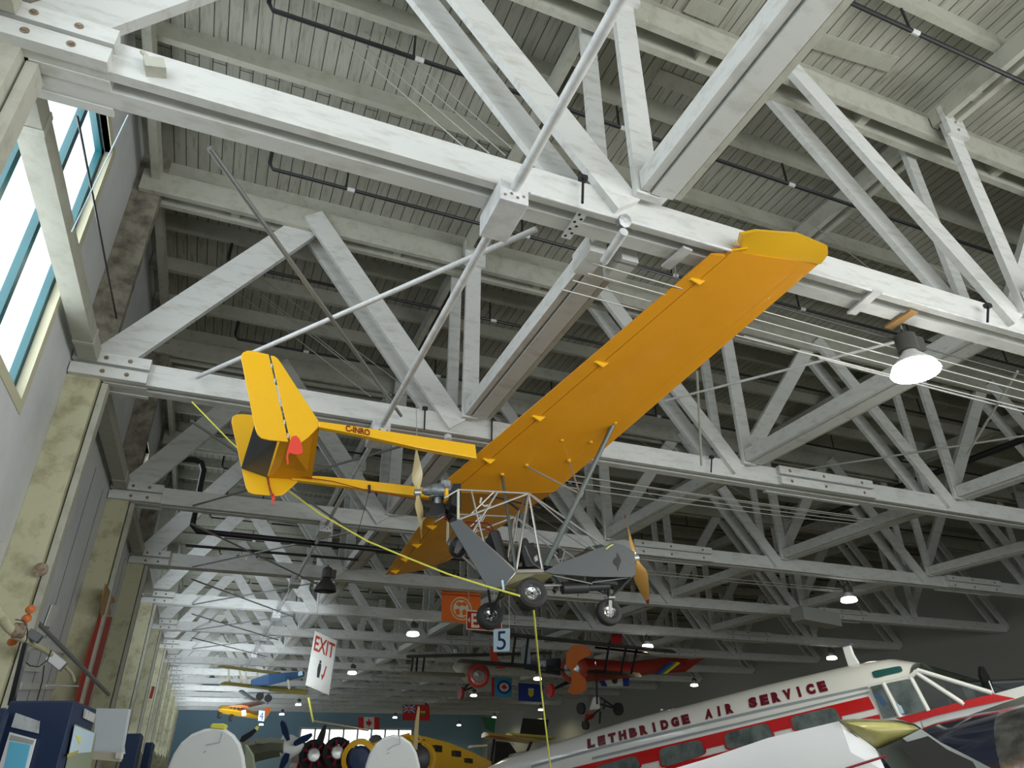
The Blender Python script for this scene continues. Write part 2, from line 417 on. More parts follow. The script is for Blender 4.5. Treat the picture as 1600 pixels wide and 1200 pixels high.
rodthing('cross_brace', (-.80,5.10,4.80), (2.1,9.8,4.80), .026, 'steel_grey', 'thin grey brace rod from the nearest truss down to the second truss', 'rod')
for k in (2,3,4,5,6):
    rodthing('cross_brace', (2.5, ty(k)+.6, 4.70), (-.9, ty(k+1)-.1, 4.70), .022, 'steel_grey', 'grey slanting rod behind the %s truss, leaning left with distance' % ORD[k], 'rod', 'slanting brace rods at chord level')
    rodthing('cross_brace', (-.9, ty(k)+.6, 4.52), (2.4, ty(k+1)-.1, 4.50), .022, 'steel_grey', 'grey slanting rod behind the %s truss, leaning right with distance' % ORD[k], 'rod', 'slanting brace rods at chord level')
# sprinkler mains: black pipes across the hall under the purlins
POS = ['above the nearest truss at the upper right', 'just behind the top of the nearest truss', 'just in front of the second truss', 'first behind the second truss', 'second behind the second truss', 'third behind the second truss']
for j in range(0, 14):
    y = 3.35 + 2.73*j
    if abs((y - Y1) % BAY) < .3: y += .5
    x0 = -1.0 + .25*(j % 3)
    pts = [(x0, y-.05, 8.62), (x0, y-.03, 8.28), (x0+.06, y, 8.20), (XR-.5, y, 8.20)]
    if j == 0: pts = [(x0, y, 8.2), (XR-.5, y, 8.2)]
    o = MB().tube(pts, .030, 8).build('sprinkler_pipe', 'black_pipe', loc=(x0, y, 8.2), smooth=True)
    tag(o, 'black sprinkler pipe under the roof boards, %s' % (POS[j] if j < 6 else '%s of its row counting away from the camera' % ORD[j+1]), 'pipe', 'black sprinkler pipes')
    for q in range(7):
        xx = .7 + 3.1*q + .4*(j % 2)
        MB().tube([(xx, y, 8.24), (xx, y, 8.64)], .018, 6).build('hanger', 'black_pipe', o)
        if q < 5: MB().tube([(xx+.02, y, 8.20), (xx+.14, y, 8.20)], .036, 8).build('coupling', 'steel_white', o)
# thick black drop pipe behind the third truss
Yp = 16.9
o = MB().tube([at_y(x, y, Yp) for x, y in ((255,716),(305,719),(315,723),(318,735),(303,808),(301,820),(308,830),(625,862),(900,893))], .065, 12).build('drain_pipe', 'black_pipe', loc=at_y(305,719,Yp), smooth=True)
tag(o, 'thick black pipe with two elbows, crossing behind the third truss', 'pipe')
rodthing('drain_pipe', at_y(290,852,19.4), at_y(560,875,19.4), .035, 'black_pipe', 'thinner black pipe just below the thick elbowed one', 'pipe')
rodthing('drain_pipe', at_z(1245,822,6.6), at_z(1600,686,6.6), .08, 'black_pipe', 'black pipe slanting up to the right behind the lit lamp', 'pipe')
# node hardware on the nearest truss
y = Y1
def small(name, mb, mt, label, cat, group=None, **k):
    c = sum(mb.v, V())/len(mb.v); return tag(mb.build(name, mt, loc=c, **k), label, cat, group)
for x, q in ((3.02, 'left'), (3.40, 'right')):
    m = MB().obox((x, y+.72, 4.80), (.10,0,0), (0,.20,0), (0,0,.12)); small('node_block', m, 'white_timber', '%s timber end block under the node of the nearest truss' % q, 'block')
m = MB()
c0 = at_z(912,330,4.66); c1 = at_z(884,372,4.66); a = (c1-c0).normalized(); s = a.cross(V((0,0,1))).normalized()
m.obox((c0+c1)/2, a*((c1-c0).length/2), s*.05, V((0,0,.008)))
o = small('perforated_strap', m, 'steel_white', 'white perforated steel strap under the nearest truss chord', 'strap')
for i in range(7):
    p = c0.lerp(c1, .12+.13*i) + s*(.022 if i % 2 else -.022) - V((0,0,.009)); MB().lathe(p, (0,0,-1), [(0,.017),(.002,0)], 7).build('hole', 'black_part', o)
m = MB(); a = at_z(975,362,4.42); b = at_z(944,408,4.42); m.tube([a, b], .045, 12); pipe_end = small('pipe_stub', m, 'steel_white', 'short white pipe roller below the nearest truss node', 'pipe', smooth=True)
m = MB().lathe((2.98, y-.04, 4.62), (0,-1,-.4), [(-.03,.07),(.05,.07),(.055,.03)], 8, True); small('junction_box', m, 'steel_grey', 'eight-sided junction box on the nearest truss node', 'box')
o = tag(MB().tube([(2.0, y-.035, 4.66), (3.0, y-.05, 4.64), (5, y-.04, 4.66), (10.5, y-.03, 4.68)], .016, 8).build('conduit', 'steel_white', loc=(2,y,4.66), smooth=True), 'white conduit along the lower edge of the nearest truss chord', 'conduit')
for i, (x0, x1, dy, dz, mtc) in enumerate(((2.9,11.5,.56,-.20,'cable'),(2.9,11.5,.68,-.24,'cable'),(2.8,11,.82,-.26,'cable'),(2.75,10.5,.98,-.28,'cable'),(3.1,11.8,.48,-.16,'black_pipe'),(5.2,12.5,1.1,-.22,'cable'),(6.5,12.5,1.25,-.16,'steel_white'))):
    a = V((x0, y+dy-.1, 4.66+dz)); b = V((x1, y+dy+.02*i, 4.60+dz+.02*i))
    tag(MB().tube(sag(a, b, .02), .009 if i < 6 else .014, 6).build('overhead_cable', mtc, loc=a), 'cable strung along the nearest truss beside the wing tip', 'cable', 'cables strung along the nearest truss')
for i, (k, x0, x1, dy) in enumerate(((2,4.5,12.5,.55),(2,4.5,12.5,.72),(2,5,12.5,.9),(2,3.2,12,.48),(3,8.5,18,.5),(3,8.5,18,.7),(3,9,18,.9))):
    a = V((x0, ty(k)+dy, 4.52-.05*(i%3))); b = V((x1, ty(k)+dy+.05, 4.50))
    lab = 'cable strung along the second truss to the right of the ultralight' if k == 2 else 'cable strung along the third truss beyond the ultralight nose'
    tag(MB().tube(sag(a, b, .04), .010, 6).build('overhead_cable', 'cable', loc=a), lab, 'cable', 'cables strung along the second truss' if k == 2 else 'cables strung along the third truss')
def cross_board(p, q, mt, label):
    p = at_z(*p, 4.66); q = at_z(*q, 4.66); a = (q-p)/2; s = a.cross(V((0,0,1))).normalized()*.06
    small('cross_board', MB().obox((p+q)/2, a, s, V((0,0,.014))), mt, label, 'board')
cross_board((1075,388), (1040,418), 'steel_white', 'small grey board under the nearest truss left of the wing tip')
cross_board((1372,454), (1330,490), 'steel_white', 'white board across the chord of the nearest truss right of the wing tip')
cross_board((1428,486), (1388,512), 'dust_brown', 'brown board across the chord just above the lit lamp')
# bent clamp block near the wall end of the nearest chord
m = MB(); p = at_y(238,100,y-.07)
m.obox(p+V((.02,.02,-.01)), (.07,0,.02), (0,.06,0), (-.02,0,.05)); m.tube([p+V((-.03,-.02,.02)), p+V((-.09,-.03,.07))], .018, 8)
small('clamp_block', m, 'aged_timber', 'small block clamp with a bolt on the nearest chord near the window', 'clamp')
# bolts with black rods
def black_rod(px, a, b, yy, label):
    m = MB(); p = at_y(px, a, yy); q = at_y(px-1, b, yy); m.tube([p, q], .014, 8); m.obox(p+V((0,0,.02)), (.04,0,0), (0,.03,0), (0,0,.025))
    small('hanger_bolt', m, 'black_pipe', label, 'bolt')
black_rod(911, 281, 317, y-.12, 'black hanger bolt on the nearest truss left of its node')
black_rod(664, 640, 671, ty(2)-.12, 'black hanger bolt on the second truss above the upper tail boom')
black_rod(1112, 716, 738, ty(2)-.12, 'black hanger bolt on the second truss right of the wing')
black_rod(1544, 480, 503, y-.12, 'black hanger bolt on the nearest truss far to the right')
black_rod(769, 648, 690, ty(2)-.03, 'slim black rod on the second truss beside the wing root')
small('conduit_box', MB().lathe((3.0-.12, ty(2)-.12, 4.55), (0,-.3,-1), [(-.04,.06),(.04,.06),(.041,.045)], 12, True), 'steel_white', 'round white junction box under the second truss node', 'box')
# thin wires in the roof space
GRP = {'a': ('fan of thin wires between the window wall and the second truss', [((255,348),(600,612)), ((262,345),(612,618)), ((270,330),(640,610)), ((262,372),(580,620))], 14.0, 10.6),
       'b': ('thin wires slanting down to the nearest truss from the top of the view', [((462,0),(735,238)), ((485,0),(765,240)), ((512,0),(790,243)), ((540,0),(800,232))], 6.9, 5.3),
       'c': ('thin wires in the roof space to the upper right of the wing tip', [((1180,282),(1405,455)), ((1215,270),(1500,452)), ((1150,240),(1600,498))], 8.0, 5.4),
       'd': ('thin wires behind the ultralight wing strut', [((960,660),(1105,762)), ((975,655),(1190,790)), ((830,800),(935,868))], 14.5, 12.0)}
for g, (lab, ls, ya, yb) in GRP.items():
    for (p, q) in ls:
        a = at_y(*p, ya); b = at_y(*q, yb)
        tag(MB().tube([a, b], .008, 5).build('thin_wire', 'cable', loc=a), lab, 'wire', lab)
rodthing('guy_rod', at(1400,534,9.0), at(1040,626,11.5), .02, 'steel_white', 'white rod running from the lit lamp down to the left behind the wing', 'rod')
rodthing('guy_rod', at(1600,681,12.5), at(1200,742,15.5), .02, 'cable', 'pale rod rising to the right edge in front of the third truss', 'rod')
rodthing('guy_rod', at(1089,600-20,11.6), at(1096,727,12.6), .02, 'aged_timber', 'thin grey hanger rod on the second truss right of the wing', 'rod')
rodthing('guy_rod', at(1590,580,9.5), at(1512,708,11), .015, 'cable', 'thin rod at the right edge below the lamp row', 'rod')
# vertical cord hanging in front of the window
rodthing('window_cord', at_x(121,182,-2.15), at_x(185,512,-2.15), .012, 'black_pipe', 'black cord hanging down across the tall window', 'cord')
rodthing('window_cord', at_x(200,180,-2.0), at_x(112,362,-2.0), .006, 'sign_blue', 'pale blue cord slanting beside the tall window', 'cord')
# grey duct box far right
small('duct_box', MB().obox(at(1275,965,24), (.9,.1,-.05), (0,.3,0), (0,0,.22)), 'box_grey', 'long pale duct box hanging beyond the lamp on the right', 'box')

# ------------------------------------------------------------------ hanging lamps
LAMPN = 0
def lamp(x, y, z, s, on, label, far=False):
    r = thing('high_bay_lamp', (x, y, z), label, 'lamp', 'hanging high bay lamps')
    top = MB(); top.lathe((x,y,z+.30*s), (0,0,1), [(0,.09*s),(.02,.12*s),(.22*s,.12*s),(.26*s,.07*s)], 14, True); top.tube([(x,y,z+.5*s), (x,y,z+.62*s)], .02*s, 6)
    top.box((x+.08*s,y-.09*s,z+.32*s), (x+.20*s,y+.07*s,z+.50*s)); top.build('ballast', 'shade_dark' if on != 2 else 'dust_brown', r, smooth=True)
    MB().lathe((x,y,z), (0,0,1), [(0,.26*s),(.06*s,.25*s),(.16*s,.20*s),(.27*s,.10*s),(.31*s,.08*s)], 22).build('reflector', 'steel_white' if on else 'shade_dark', r, smooth=True)
    if on: MB().lathe((x,y,z+.012), (0,0,-1), [(-.10,.235*s),(-.012,.275*s),(.012,.255*s),(.035*s,.20*s),(.05*s,0)], 20).build('lens', 'lamp_glow_far' if far else 'lamp_glow', r, smooth=True)
    MB().tube([(x,y,z+.6*s), (x,y,4.68)], .012, 6).build('hanger_rod', 'steel_grey', r)
    if on:
        l = bpy.data.lights.new('lamp_light', 'SPOT'); l.energy = 250; l.spot_size = math.radians(165); l.spot_blend = .6; l.shadow_soft_size = .2; l.color = (1,.92,.58)
        lo = bpy.data.objects.new('lamp_light', l); lo.location = (x, y, z-.08); COL.objects.link(lo)
    return r
rows = {7.1: 'nearest the window wall', 17.8: 'in the middle row', 28.9: 'in the row along the far side wall'}
p = at_z(1443,578,4.0)
lamp(p.x, p.y+.1, 4.0, 1.0, 1, 'bright glowing high bay lamp, much the largest, right of the yellow wing tip')
for (px, py, lab) in ((1327,940,'glowing lamp right of centre above the white airliner'), (1012,1012,'glowing lamp above the orange-cowled biplane'), (1300,1030,'small glowing lamp just left of the airliner antenna'),
    (645,993,'glowing lamp to the left of the red and cream exit sign'), (550,1053,'glowing lamp with a pinkish shade right of the cloth exit banner'), (740,1088,'glowing lamp under the red-nosed biplane'), (840,1062,'glowing lamp on the line of the hanging yellow rope'),
    (845,1110,'small glowing lamp low on the line of the hanging yellow rope'), (466,1102,'small glowing lamp below the cloth exit banner'), (440,1117,'tiny glowing lamp left of the maple leaf flag'), (408,1133,'tiny glowing lamp beside the small orange airplane'),
    (617,1122,'tiny glowing lamp between the two red flags'), (665,1108,'tiny glowing lamp in front of the red ensign'), (717,1134,'tiny glowing lamp against the blue end wall'), (772,1122,'tiny glowing lamp above the yellow high-wing airplane'), (1085,1072,'amber lamp at the tail of the orange-cowled biplane')):
    q = at_z(px, py, 4.1); q = q if q.y < 82 else q*(82/q.y); lamp(q.x, q.y, q.z, .85, 1, lab, far=True)
q = at_z(508,924,4.1); lamp(q.x, q.y, 4.1, 1.15, 0, 'dark unlit lamp with a wide shade near the middle left')

tag(MB().lathe(at_y(66,893,ty(2)-.02), (0,-1,0), [(0,.05),(.06,.07),(.12,.08),(.13,.03)], 14, True).build('wall_siren', 'rust_bolt', loc=at_y(66,893,ty(2))), 'small dark round siren on the nearest yellowish column', 'siren')
# ------------------------------------------------------------------ the yellow ultralight
UA = V((.99, -.1, .09)).normalized()
US = V((.10, .985, -.15)); US = (US - UA*US.dot(UA)).normalized()
UN = UA.cross(US)
UO = at(785, 765, 9.0)
def L3(a, s, n): return UO + UA*a + US*s + UN*n
def pl(x, y, off):
    r = towards(x, y); t = UO.dot(US) + off
    return r * (t / r.dot(US))
ul = thing('ultralight_airplane', L3(0,0,-1.6), 'yellow high-wing ultralight with twin tail booms, hung from the roof trusses', 'airplane')
# wings ---------------------------------------------------------------
def airfoil(te, le, up, th=.11, n=9, f0=0.0, f1=1.0):
    """closed section from trailing edge to leading edge; flat belly, cambered back"""
    te = V(te); le = V(le); c = le - te; L = c.length; up = (up - c*up.dot(c)/c.length_squared).normalized()
    def yt(t): return th*(math.sin(PI*min(1,t)**.62 if False else PI*t**1.0)*.55 + math.sqrt(max(0,1-t))*t*1.1)*L*.75
    ts = [f0 + (f1-f0)*i/n for i in range(n+1)]
    top = [te + c*t + up*(yt(t)+.006) for t in ts]
    bot = [te + c*t - up*(.022*math.sin(PI*t)*L+.004 if t < 1 else 0) for t in ts]
    return bot + top[::-1]
def lerp(a, b, t): return a + (b-a)*t
wings = {}
for side, (te0, le0, te1, le1) in {'near': (at(681,765,9.0), at(868,767,9.42), at(1122,387,7.2), at(1281,411,7.42)),
                                   'far': (at(694,768,9.35), at(866,768,9.75), at(600,900,12.8), at(690,884,13.1))}.items():
    wg = MB(); up = UN; secs = []
    for i in range(13):
        t = i/12; te = lerp(te0, te1, t); le = lerp(le0, le1, t)
        if side == 'far' and t > .9: le = lerp(le, te, (t-.9)*1.6)
        secs.append(airfoil(te, le, up, n=12, f0=.145))
    wg.loft(secs); w = wg.build('wing', 'yellow_fabric', ul, smooth=True); wings[side] = w
    ai = MB(); ai.loft([airfoil(lerp(te0,te1,t), lerp(le0,le1,t), up, n=3, f0=0, f1=.137) for t in [.03+.95*i/10 for i in range(11)]])
    ai.build('aileron', 'yellow_fabric', w, smooth=True)
    # hinge horns along the hinge line
    for t in ((.16,.36,.59,.90) if side == 'near' else (.33,.55,.74,.92)):
        te = lerp(te0,te1,t); le = lerp(le0,le1,t); c = (le-te).normalized(); p = te + (le-te)*.145 - up*.012
        sp = (te1-te0).normalized()
        b = MB(); b.slab([p-c*.11, p+c*.07, p+c*.015-up*.07-c*.03], sp*.012); b.slab([p-c*.11-sp*.02, p+c*.07-sp*.02, p+c*.07+sp*.02, p-c*.11+sp*.02], up*.006)
        b.build('hinge_horn', 'yellow_paint', w)
    # spar stitching ridge
    MB().tube([lerp(te0,te1,t)+(lerp(le0,le1,t)-lerp(te0,te1,t))*.86-up*.014 for t in (.02,.5,.97)], .006, 6).build('spar_ridge', 'yellow_fabric', w)
    wings[side+'c'] = (te0, le0, te1, le1)
# drooped tip fairing of the near wing
te0, le0, te1, le1 = wings['nearc']
sp = (te1-te0).normalized(); up = UN
a = lerp(te1,le1,.16); tipA = at(1165,363,7.05); tipB = at(1185,361,7.03); tipC = at(1250,366,7.1); tipD = at(1293,384,7.22); tipE = at(1294,397,7.28)
m = MB()
lowr = [lerp(te1,le1,.22), lerp(te1,le1,.40), lerp(te1,le1,.62), lerp(te1,le1,.82), lerp(te1,le1,1.0)]
upr = [at(1160,366,7.12), tipB, tipC, tipD, tipE]
m.loft([[p-up*.02 for p in lowr], [lerp(p,q,.5)-up*.015 for p,q in zip(lowr,upr)], upr, [q+up*.05-sp*.02 for q in upr], [p+up*.13 for p in lowr]], cap=False, closed=False)
for k in (0,-1): m.face([lowr[k]-up*.02, upr[k], upr[k]+up*.05-sp*.02, lowr[k]+up*.13])
m.build('wing_tip', 'yellow_paint', wings['near'], smooth=True)
m = MB(); m.slab([te1-up*.005, lerp(te1,le1,.12)-up*.01, at(1166,384,7.2)-up*.03, lerp(te1,le1,.26)-up*.0], up*.02); m.tube([at(1146,383,7.2), at(1150,376,7.15), at(1154,383,7.2)], .006, 6)
m.build('tie_down_ring', 'yellow_paint', wings['near'])
# struts ---------------------------------------------------------------
def tb(name, a, b, r, mt='alu', par=None, n=8): return MB().tube([a, b], r, n).build(name, mt, par or ul, smooth=True)
def und(side, x, y):
    """a point on the belly of a wing under the given spot"""
    te0, le0, te1, le1 = wings[side+'c']; n = (le0-te0).cross(te1-te0); r = towards(x, y); return r*(te0.dot(n)/r.dot(n))
J1 = pl(806,893,-.36); J1b = pl(848,892,-.36); J2 = pl(785,918,-.34)
K = pl(826,771,-.30); K2 = pl(826,771,-.30) + US*.60
S1 = und('near',960,659); S1b = pl(856,878,-.34)
mid = S1.lerp(S1b, .53)
st = tb('wing_strut', S1, J1b.lerp(S1b,.6), .030, 'strut_grey', n=10)
tb('jury_strut', und('near',822,723)-UN*.05, mid, .012, 'alu', st); tb('jury_strut', und('near',888,716)-UN*.05, mid, .011, 'alu', st)
MB().lathe(mid-(S1-S1b).normalized()*.04, S1-S1b, [(0,.036),(.08,.036)], 10, True).build('strut_clamp', 'alu', st)
S2 = und('near',784,738)
tb('wing_strut', S2, J1, .020, 'strut_grey', n=10)
for (x, y) in ((960,656),(822,722),(888,715),(784,737),(877,683),(922,686)):
    p = und('near', x, y); MB().lathe(p, -UN, [(-.01,.030),(.06,.024),(.064,0)], 8).build('strut_fitting', 'yellow_paint', wings['near'])
F1 = und('far', 690, 850)
tb('wing_strut', und('far',745,838), pl(800,890,.34), .018, 'strut_grey')
# space frame tubes, near side and far side
def side_pts(off):
    g = {}
    g['A'] = pl(716,765,-.33); g['B'] = pl(716,812,-.33); g['K'] = pl(826,771,-.30); g['J1'] = J1; g['J1b'] = J1b
    g['C'] = pl(694,778,-.33); g['N1'] = pl(946,853,-.30); g['N2'] = pl(933,862,-.30)
    if off: g = {k: v + US*.66 for k, v in g.items()}
    return g
for off in (0, 1):
    g = side_pts(off)
    for a, b, r in (('A','B',.017), ('A','K',.014), ('C','A',.012), ('B','K',.013), ('K','J1',.015), ('K','J1b',.014), ('K','N1',.015), ('K','N2',.010), ('B','J1',.017), ('J1','J1b',.024)):
        tb('frame_tube', g[a], g[b], r, 'alu' if a != 'A' or b != 'B' else 'cream_trim')
    q = g['B'].lerp(g['J1'], .45); tb('frame_tube', g['A'].lerp(g['K'],.18), q, .012); tb('frame_tube', g['A'].lerp(g['K'],.55), g['B'].lerp(g['J1'],.25), .012)
    tb('frame_tube', g['A'].lerp(g['K'],.5), g['B'].lerp(g['K'],.15), .010)
g = side_pts(0)
for k in ('A','B','K','J1','J1b'): tb('cross_tube', g[k], g[k]+US*.66, .014)
tb('frame_tube', K+US*.45, J1+US*.45, .012); tb('frame_tube', pl(766,775,0), pl(846,794,0), .012, 'black_part')
# black header panel behind the pylon, strap and fuel hose
MB().slab([pl(703,768,-.1), pl(715,768,-.1), pl(715,808,-.1), pl(700,800,-.1)], US*.42).build('battery_box', 'black_part', ul)
MB().slab([pl(695,766,-.28), pl(699,766,-.28), pl(700,780,-.28), pl(695,780,-.28)], US*.10).build('wing_bracket', 'yellow_paint', ul)
MB().tube([pl(752,778,-.1), pl(750,786,-.1), pl(757,791,-.1), pl(765,789,-.1), pl(767,793,-.1)], .014, 7).build('hose', 'cloth_white', ul, smooth=True)
for dy in (0, 8):
    MB().tube([pl(728,816+dy,.2), pl(760,817+dy,.2), pl(768,822+dy,.2), pl(771,830+dy,.2)], .010, 7).build('control_tube', 'maroon', ul, smooth=True)
MB().tube([pl(791,783,0), pl(800,788,0), pl(811,797,0)], .016, 7).build('hose', 'black_part', ul, smooth=True)
# booms and tail ---------------------------------------------------------
def boom(off, pts):
    m = MB(); rings = []
    for (x, y, h) in pts:
        p = pl(x, y, off); w = .035
        rings.append([p+US*w+UN*h, p+US*w-UN*h, p-US*w-UN*h, p-US*w+UN*h])
    m.loft(rings); return m.build('tail_boom', 'yellow_paint', ul, bevel=.008)
BO = .55
b1 = boom(-BO, [(498,665,.040), (560,675,.055), (650,692,.085), (743,707.5,.098)])
b2 = boom(BO, [(455,748,.03), (500,751,.05), (560,758,.062), (640,768,.070), (705,776,.075)])
p = pl(540,674,-BO-.037); q = pl(578,681.5,-BO-.037)
lettering('C-INRO', p, q-p, UN, (q-p).length, .088, 'maroon', b1, -US*.006, bold=.028)
p = pl(541,674,-BO-.036)
MB().tube([pl(425,740,BO-.05), pl(470,745,BO-.07), pl(520,752,BO-.09), pl(580,768,BO-.08), pl(640,778,BO-.08), pl(690,784,BO-.1)], .006, 6).build('control_cable', 'red_paint', b2)
MB().slab([pl(575,758,BO-.045), pl(579,758,BO-.045), pl(579,770,BO-.045), pl(575,770,BO-.045)], US*.02).build('tape_band', 'black_part', b2)
MB().tube([pl(577,766,BO-.05), pl(571,790,BO), pl(556,842,BO+.4)], .004, 5).build('control_cable', 'black_part', b2)
def flat(name, off, pix, mt, par, th=.022):
    return MB().slab([pl(x, y, off) for x, y in pix], US*th).build(name, mt, par, bevel=.006)
fin = flat('tail_fin', -BO, [(423,556),(429,557),(434,561),(440,569),(497.5,658),(501,664),(494,671),(481,684),(470,692),(462,694),(454,692)], 'yellow_paint', ul)
rud = flat('rudder', -BO, [(378,567),(376,558),(379,552),(386,548.5),(394,548.5),(420,554.5),(450.5,691),(420,688),(408,685),(402,679),(398,668)], 'yellow_paint', ul)
for (x, y) in ((424,572),(429,595),(436,625),(444,660),(450,681)):
    p = pl(x, y, -BO-.014); MB().box(p-V((.012,.006,.03)), p+V((.012,.006,.03))).build('hinge', 'cream_trim', fin)
fin2 = flat('tail_fin', BO, [(410,650),(428,655),(452,700),(470,745),(464,754),(449,768),(441,774),(432,775.5),(424,775),(405,690)], 'yellow_paint', ul)
rud2 = flat('rudder', BO, [(361.5,660),(363,652),(369,648),(380,647.5),(407,650),(403,690),(423,775),(396,772.5),(388,769.5),(384,762)], 'yellow_paint', ul)
MB().tube([pl(419,745,BO-.03), pl(421,760,BO-.04), pl(426,775,BO-.04)], .008, 6).build('hinge_line', 'red_paint', fin2)
# horizontal tail between the booms
def hp(x, y, x2, y2): return pl(x, y, -BO+.02), pl(x2, y2, BO-.02)
a0, a1 = hp(499,667, 487,749); c0, c1 = hp(440,680, 421,744); d0, d1 = hp(398,662, 377,731)
MB().loft([[a0+UN*.012, a0-UN*.012, c0-UN*.02, c0+UN*.02], [a1+UN*.012, a1-UN*.012, c1-UN*.02, c1+UN*.02]]).build('tailplane', 'yellow_fabric', ul)
e = .03
c0, c1 = hp(436,680, 417,744)
MB().loft([[c0+UN*.016, c0-UN*.016, d0-UN*.006, d0+UN*.006], [c1+UN*.016, c1-UN*.016, d1-UN*.006, d1+UN*.006]]).build('elevator', 'fuse_grey', ul)
# pod ------------------------------------------------------------------
def panel(name, pix, mt, off=-.36, th=.02): return MB().slab([pl(x, y, off) for x, y in pix], US*th).build(name, mt, ul)
rear = [(702,818),(718,812),(806,893),(785,918),(762,919),(727,860)]
nose = [(849,894),(875,880),(905,869),(930,859),(946,854),(957.5,848),(975,853),(991,863),(992.5,898),(985,902),(927,901.5),(865,897)]
for off in (-.36, .34):
    panel('side_panel', rear, 'fuse_grey', off if off < 0 else -.12)
    sp_ = panel('nose_panel', nose, 'fuse_grey', off)
    if off < 0:
        MB().slab([pl(964,864,off-.013), pl(968,870,off-.013), pl(970.5,877,off-.013), pl(967,885,off-.013), pl(965.5,892,off-.013), pl(964,885,off-.013), pl(959,881,off-.013), pl(958,876,off-.013), pl(961,872,off-.013), pl(964,871,off-.013)], US*.004).build('nose_emblem', 'black_part', sp_)
        MB().tube([pl(947,858,off-.012), pl(953,853,off-.012), pl(958,851,off-.012)], .006, 5).build('chalk_mark', 'yellow_rope', sp_)
        MB().tube([pl(966,863,off-.012), pl(982,876,off-.012), pl(991,884,off-.012)], .004, 5).build('panel_seam', 'alu', sp_)
        MB().tube([pl(945.5,820,off+.02), pl(945.5,850,off+.02), pl(946,875,off-.012)], .004, 5).build('pitot_tube', 'alu', sp_)
def span(name, p1, p2, mt): # skin between the two sides
    a = pl(*p1,-.35); b = pl(*p2,-.35); w = US*.68
    return MB().slab([a, b, b+w, a+w], (b-a).cross(w).normalized()*.012).build(name, mt, ul)
span('nose_deck', (946,854), (957.5,848), 'fuse_grey'); span('nose_deck', (957.5,848), (975,853), 'fuse_grey'); span('nose_deck', (975,853), (991,863), 'fuse_grey')
span('nose_front', (991,863), (992.5,898), 'fuse_grey'); span('belly_panel', (985,902), (992.5,898), 'fuse_grey')
span('belly_panel', (806,897), (849,896), 'pod_olive')
MB().slab([J1-UN*.01, J1b-UN*.01, pl(866,897,-.34), pl(840,916,-.1), pl(806,924,-.1), pl(786,918,-.3)], UN*.012).build('belly_panel', 'pod_olive', ul)
MB().loft([[pl(905,869,-.3),pl(917,855,-.25),pl(940,850,-.25),pl(946,854,-.3)], [pl(905,869,-.3)+US*.6,pl(917,855,-.25)+US*.5,pl(940,850,-.25)+US*.5,pl(946,854,-.3)+US*.6]]).build('windscreen', 'canopy', ul)
# seats, stick and harness
for (s, px) in ((-.16, 0), (.16, 5)):
    b = [(761+px,838),(767+px,833),(772+px,836),(788+px,886),(778+px,890)]
    m = MB(); m.slab([pl(x, y, s) for x, y in b], US*.26); m.slab([pl(778+px,884,s), pl(812+px,884,s), pl(812+px,892,s), pl(780+px,893,s)], US*.26)
    m.build('seat', 'black_part', ul, bevel=.02)
m = MB(); m.slab([pl(x, y, -.05) for x, y in [(811,850),(815,846.5),(820,850),(832,884),(835,893),(816,893),(810,870)]], US*.3); m.build('seat', 'black_part', ul, bevel=.02)
m = MB(); m.slab([pl(x, y, .1) for x, y in [(822,855),(830,853),(836,880),(846,893),(826,893)]], US*.25); m.build('instrument_pod', 'black_part', ul, bevel=.015)
MB().tube([pl(820,853,-.2), pl(826,868,-.2), pl(832,880,-.2), pl(848,891,-.2)], .008, 6).build('harness_strap', 'steel_grey', ul)
m = MB(); m.tube([pl(866,866,-.1), pl(874,880,-.1)], .016, 6); m.tube([pl(882,862,-.1), pl(876,882,-.1)], .010, 6); m.tube([pl(870,875,-.1), pl(884,872,-.1)], .010, 6); m.build('rudder_pedals', 'alu', ul)
MB().tube([pl(875,858,.1), pl(876,880,.1)], .03, 8).build('instrument', 'black_part', ul)
MB().slab([pl(834,871,-.22), pl(838,868,-.22), pl(840,876,-.22), pl(836,878,-.22)], US*.04).build('throttle_box', 'paper', ul)
MB().tube([J2+UN*.07-US*.03, J2-UN*.04-US*.03], .014, 6).build('strap_buckle', 'sign_blue', ul)
tb('frame_tube', J1, J2, .013, 'alu')
# rear engine and pusher propeller ---------------------------------------
E0 = pl(660,767,0)
m = MB(); m.lathe(E0, UA, [(0,.03),(.03,.055),(.10,.065),(.13,.09),(.26,.095),(.28,.07),(.40,.065),(.42,.04)], 16, True)
for i in range(4): m.lathe(E0+UA*(.14+.03*i)-UN*.08, -UN, [(0,.055),(.012,.07),(.02,.07),(.03,.055)], 12, True)
m.tube([E0+UA*.18-UN*.05, E0+UA*.2-UN*.24], .055, 12)
m.box(E0+UA*.22+V((0,-.06,.02)), E0+UA*.34+V((0,.06,.12)))
e = m.build('rear_engine', 'engine_alu', ul, smooth=True)
MB().loft([[pl(x, y, -.10+.20*j) for x, y in [(665,804),(671,797),(676,786),(694,786),(698,795),(697,803),(684,809),(668,809)]] for j in (0,1)]).build('muffler', 'black_part', e, bevel=.02)
MB().tube([pl(694,789,-.05), pl(703,798,-.1), pl(712,806,-.12), pl(716,818,-.14)], .022, 8).build('exhaust_pipe', 'black_part', e, smooth=True)
MB().tube([pl(690,800,0), pl(697,810,0), pl(706,822,0)], .008, 6).build('hose', 'red_paint', e)
m = MB(); m.tube([pl(708,812,-.2), pl(722,828,-.24), pl(733,845,-.26)], [.05,.055,.045], 8); m.build('shock_tube', 'black_part', ul, smooth=True)
